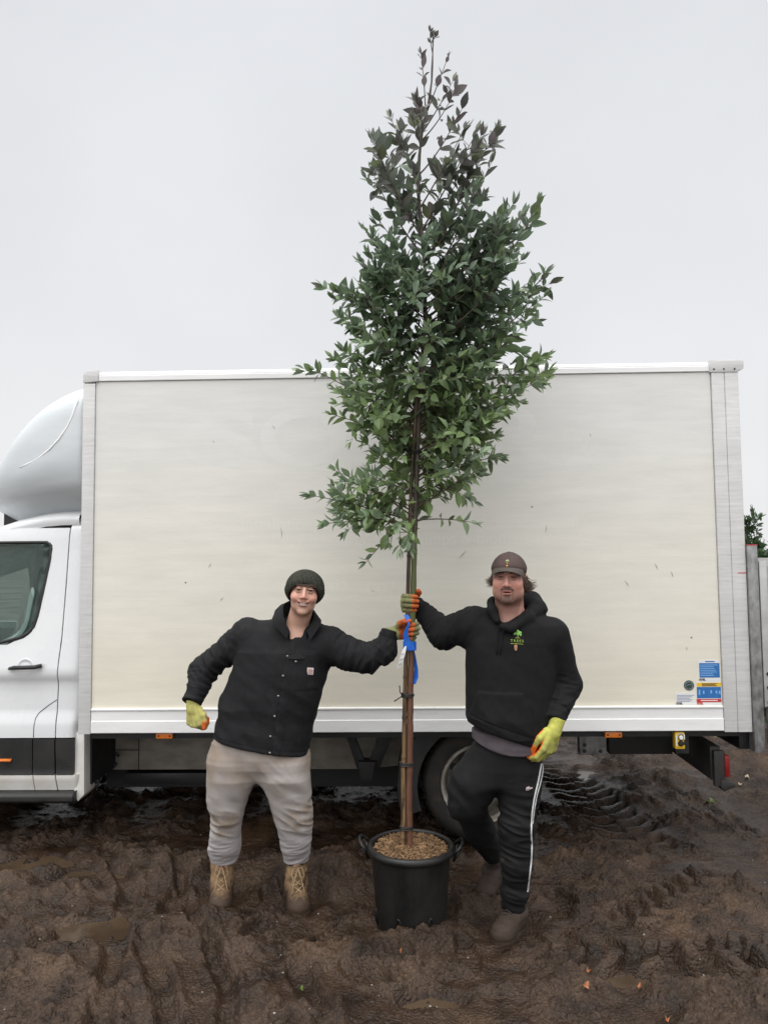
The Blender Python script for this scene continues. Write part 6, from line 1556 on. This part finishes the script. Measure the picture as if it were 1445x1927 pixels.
# thigh mark: pinkish tab with a tick
q = on_surf(tro2, 994, 1484, 3.4, 3.95)
m = MB(); m.prism([(q[0]-.014, q[2]-.003), (q[0]-.010, q[2]+.008), (q[0]+.006, q[2]+.009), (q[0]+.006, q[2]+.003), (q[0]+.020, q[2]+.004), (q[0]-.004, q[2]-.008), (q[0]-.012, q[2]-.007)], q[1]-.005, q[1]+.010)
o = m.build('thigh_emblem', pm('pale_pink_print', (.50, .42, .42), None, 20, .7), None); W2L(o, man2)
o = MB().tube([(q[0]-.010, q[1]-.0055, q[2]+.001), (q[0]-.009, q[1]-.006, q[2]-.004), (q[0]-.004, q[1]-.006, q[2]-.004), (q[0]+.010, q[1]-.0055, q[2]+.003)], [.0008, .0016, .0014, .0003], 5).build('emblem_tick', M_TRK, None, smooth=True); W2L(o, man2)
# shoes
sh_c = ((.040, .032, .027), (.034, .022, .016))
boot(man2, 'shoe', (AL2[0]-.0, AL2[1]-.005, -.014), (G(936, 1778)[0]+.0, G(936, 1778)[1]+.0, 0), .115, None, muddy=.8, seed=9., laces=False, cols=((.048, .036, .030), (.040, .026, .018)))
boot(man2, 'shoe', (AR2[0]+.005, AR2[1]+.01, .0), (AR2[0]-.07, AR2[1]-.17, 0), .12, None, muddy=.8, seed=12., laces=False, cols=sh_c)
m = MB(); o_ = AL2
lac = pm('shoe_lace', (.035, .030, .028), None, 60, .8)
tdir = nrm((G(931, 1775)-np.array([AL2[0], AL2[1], 0]))*np.array([1, 1, 0])); sdir = np.cross(tdir, [0, 0, 1])
for k in range(5):
    c = np.array([AL2[0], AL2[1]-.005, 0])+tdir*(.055+.017*k)+np.array([0, 0, .112-.011*k]); m.tube([c-sdir*.026-np.array([0, 0, .012]), c, c+sdir*.026-np.array([0, 0, .012])], .003, 5)
o = m.build('laces', lac, None, smooth=True); W2L(o, man2)
# gloves
g3 = glove(man2, 'glove', W1, uu, nn_, 'R', [(48, 62, 28), (50, 64, 28), (52, 64, 30), (54, 64, 30)],
      ('w', [C1+np.array(q) for q in ((.010, .066, .020), (.032, .046, .038), (.040, .016, .050), (.036, -.004, .060))]), 1.10, yel=(.30, .31, .13), back_dirt=.65, cuff=.055)
g4 = glove(man2, 'glove', W2+np.array([0, 0, -.004]), (-.34, -.10, -.93), (-.62, .76, .18), 'L', [(28, 38, 25), (31, 40, 25), (34, 42, 25), (38, 46, 25)],
      ('l', [(.024, .028, .012), (.058, .046, .022), (.090, .046, .034), (.112, .036, .040)]), 1.24, yel=(.50, .50, .11), back_dirt=.42, cuff=.055, orange=(.85, .17, .02),
      scribble=((.030, -.020, .048, -.012), (.034, -.006, .050, .002), (.050, -.022, .070, -.016), (.052, -.008, .066, -.002), (.062, -.024, .058, -.010), (.040, -.014, .056, -.018)))
# hair flaring from under the cap
hrs = {-1: MB(), 1: MB()}; r3 = np.random.RandomState(8)
for k in range(420):
    sd_ = -1 if k % 2 else 1; a = r3.uniform(-.3, 2.6) if sd_ > 0 else r3.uniform(.0, 2.6)
    y0 = -.035+.05*a if a < 2 else .07; x0 = sd_*.078*math.sqrt(max(.1, 1-((y0-.012)/.10)**2)); z0 = .040-.02*r3.rand()
    out = .004+.026*r3.rand()**2*(1.2 if sd_ > 0 else .8); dn = .055+.055*r3.rand()
    dn *= .6 if sd_ < 0 else .85
    ps_ = [(x0*.96, y0, z0+.02), (x0*1.03, y0+.004, z0-.3*dn), (x0*1.06+sd_*out*.25, y0+.010, z0-.75*dn), (x0*1.06+sd_*out*.8, y0+.012, z0-dn*1.0), (x0*1.06+sd_*out*1.5, y0+.012, z0-dn*(1.0-.25*r3.rand()))]
    hrs[sd_].tube([H2.w(q) for q in ps_], [.0022, .0024, .0020, .0013, .0004], 4, cap=False)
for sd_ in (-1, 1): ho = hrs[sd_].build('hair', M_HAIR, None, smooth=True); W2L(ho, man2)
# cap
M_CAP = pm('waxed_brown_cotton', (.052, .036, .033), (.095, .060, .054), 7, .72, .1, .3, 500, spec=.3, bdist=.002)
M_BRIM = pm('olive_brown_cotton', (.052, .041, .032), (.075, .058, .047), 9, .75, .08, .3, 500, bdist=.002)
cpo = rings_cap(H2, (0, .012, .036), (.0855, .101, .092), lambda th: .034+.022*max(0, -math.sin(th))**2, n=96, m=22, rib=0, off=.001, name='cap', mat=M_CAP, parent=man2)
V = []; F = []; na, nr_ = 28, 10
for sd_ in (0, 1):
    for i in range(na+1):
        a = -1+2*i/na; th = R(-90)+a*R(62)
        bx = .084*math.cos(th); by = .012+.100*math.sin(th)
        for j in range(nr_+1):
            r_ = j/nr_; ext = .060*r_*max(0, math.cos(a*R(80)))**.55
            x = bx*(1-.0*r_)+.35*bx*ext/.06*.12; y = by-ext; z = .062-.036*abs(a)**1.9*(.45+.55*r_)-.013*r_**1.3-(.003 if sd_ else 0)
            V.append(H2.w((x, y, z)))
o1 = (na+1)*(nr_+1)
for sd_ in (0, 1):
    for i in range(na):
        for j in range(nr_):
            a = sd_*o1+i*(nr_+1)+j; q4 = (a, a+1, a+nr_+2, a+nr_+1); F.append(q4 if sd_ else q4[::-1])
for i in range(na):
    a = i*(nr_+1)+nr_; F.append((a, a+nr_+1, o1+a+nr_+1, o1+a))
np_mesh('cap_brim', V, np.array(F), M_BRIM, man2, world=True)
m = MB()
for a in range(6):
    th = R(-90)+a*R(60)+R(30) if False else R(-90)+a*R(60); pts = []
    for i in range(10):
        el = R(4)+(R(86))*i/9; pts.append(H2.w((.0868*math.cos(el)*math.cos(th), .012+.1025*math.cos(el)*math.sin(th), .036+.0932*math.sin(el))))
    m.tube(pts, .0009, 4)
m.lathe([(0, .004), (.006, .002), (.007, 0)], 12, (0, 0, 0), 'z'); 
for k in range(len(m.v)-36, len(m.v)): m.v[k] = tuple(H2.w((m.v[k][0], m.v[k][1]+.012, m.v[k][2]+.128)))
o = m.build('cap_seams', M_CAP, None, smooth=True); W2L(o, man2)
# cap emblem
def capp(x, z):
    el = math.asin((z-.036)/.092); rx = .086*math.cos(el); y = .012-.1025*math.cos(el)*math.sqrt(max(0, 1-(x/rx)**2)); return H2.w((x, y-.002, z))
ce = empty('cap_emblem', Vector(capp(0, .075))-Vector(man2.location)); ce.parent = man2
def cadd(o): o.data.transform(Matrix.Translation(-Vector(man2.location)-Vector(ce.location))); o.parent = ce
m = MB()
for x, z, r_ in ((-.004, .090, .004), (.001, .093, .0045), (.005, .090, .004)): q = capp(x, z); m.lathe([(0, -.002), (r_, -.001), (r_, .003)], 12, tuple(q), 'y')
cadd(m.build('tree_crown', pm('pale_green_thread', (.30, .42, .17), (.4, .5, .25), 100, .7), None, smooth=True))
M_EO = pm('orange_brown_thread', (.50, .25, .08), (.6, .33, .12), 100, .7)
m = MB(); m.tube([capp(0, .088), capp(0, .074)], .0012, 5); m.tube([capp(-.006, .081), capp(-.002, .080)], .0012, 5); m.tube([capp(.006, .081), capp(.002, .080)], .0012, 5)
q = capp(0, .068); m.lathe([(0, -.0025), (.0045, -.0015), (.0055, .003)], 12, tuple(q), 'y'); cadd(m.build('spade', M_EO, None, smooth=True))
# ================================================================== small things lying on the mud
def zg(x, y): return float(ground_h(np.array([x]), np.array([y]))[0])
def dead_leaf(px, py, size, colr, an, label, mat):
    g = G(px, py); z = zg(g[0], g[1]); r4 = np.random.RandomState(int(px)); V = [(0, 0, .006)]; n = 14
    for k in range(n):
        th = 2*math.pi*k/n; rr = size*(.55+.45*abs(math.cos(2.5*th)))*(1 if k % 2 else .72); V.append((rr*math.cos(th), rr*.7*math.sin(th), .010*math.sin(2*th+1)+.008))
    o = MB().add(V, [(0, 1+k, 1+(k+1) % n) for k in range(n)]+[(0, 1+(k+1) % n, 1+k) for k in range(n)] if False else [(0, 1+k, 1+(k+1) % n) for k in range(n)]).build('fallen_leaf', mat)
    md = o.modifiers.new('thick', 'SOLIDIFY'); md.thickness = .0008
    o.location = (g[0], g[1], z+.010); o.rotation_euler = (.25, -.2, an); return tag(o, label, 'leaf', 'fallen leaves on the mud')
ML1 = pm('orange_dead_leaf', (.26, .085, .032), (.38, .15, .065), 60, .6); ML2 = pm('pale_dead_leaf', (.38, .31, .20), (.50, .43, .30), 60, .6); ML3 = pm('green_leaf', (.12, .22, .04), (.2, .3, .07), 60, .5)
dead_leaf(1102, 1879, .022, 0, .3, 'largest orange fallen leaf near the bottom edge of the mud', ML1)
dead_leaf(1203, 1864, .016, 0, 1.3, 'curled orange leaf right of the largest fallen leaf', ML1)
dead_leaf(1106, 1843, .013, 0, 2.1, 'small orange leaf above the largest fallen leaf', ML1)
dead_leaf(1254, 1925, .012, 0, 2.6, 'orange leaf cut by the bottom edge of the photo', ML1)
dead_leaf(753, 1816, .011, 0, .6, 'reddish leaf in front of the plant pot', ML1)
dead_leaf(1405, 1472, .030, 0, .9, 'pale curled leaf beyond the truck tail lamp', ML2)
dead_leaf(1391, 1478, .024, 0, 2.2, 'pale leaf nearest the truck tail lamp', ML2)
dead_leaf(567, 1850, .012, 0, .8, 'small green leaf on the mud below the left man', ML3)
def weed(px, py, n, s, label):
    g = G(px, py); z = zg(g[0], g[1]); r4 = np.random.RandomState(int(py)); V = []; F = []; C = []
    for k in range(n):
        th = r4.rand()*6.28; el = r4.uniform(.2, 1.1); d = np.array([math.cos(th)*math.cos(el), math.sin(th)*math.cos(el), math.sin(el)]); sd_ = np.array([-math.sin(th), math.cos(th), 0]); L_ = s*r4.uniform(.6, 1.2); b = len(V); c0 = np.array([g[0]+r4.normal()*s*.4, g[1]+r4.normal()*s*.4, z+.004])
        cc = np.array([.16, .20, .06])*r4.uniform(.6, 1.3)
        for t_, w_ in ((0, .15), (.4, 1), (.75, .8), (1, 0)):
            c = c0+d*L_*t_-np.array([0, 0, .3*L_*t_*t_]); V += [c-sd_*L_*.22*w_, c+np.array([0, 0, -.05*L_]), c+sd_*L_*.22*w_]; C += [cc]*3
        for j in range(3): a = b+j*3; F += [(a, a+1, a+4, a+3), (a+1, a+2, a+5, a+4)]
    o = np_mesh('weed', V, np.array(F), M_LEAF, None, cols=np.array(C)); return tag(o, label, 'plant', 'weeds in the mud')
weed(1352, 1390, 14, .07, 'small yellow green weed seen under the rear end of the truck')
weed(1335, 1508, 18, .05, 'flattened pale green weed left of the rear bumper foot')
# scattered pale grit
M_GRIT = pm('pale_grit', (.14, .12, .10), (.36, .33, .28), 40, .7)
m = MB(); r4 = np.random.RandomState(2)
for k in range(260):
    x = r4.uniform(-2, 2.4); y = r4.uniform(2.9, 6.0); s = .0015+.004*r4.rand()**3; z = zg(x, y)
    m.lathe([(0, -s), (s, -s*.4), (s*1.1, s*.3), (0, s*.8)], 5, (x, y, z+s*.3))
tag(m.build('grit', M_GRIT), 'tiny pale stones and grit sprinkled over the brown mud', 'grit', kind='stuff')
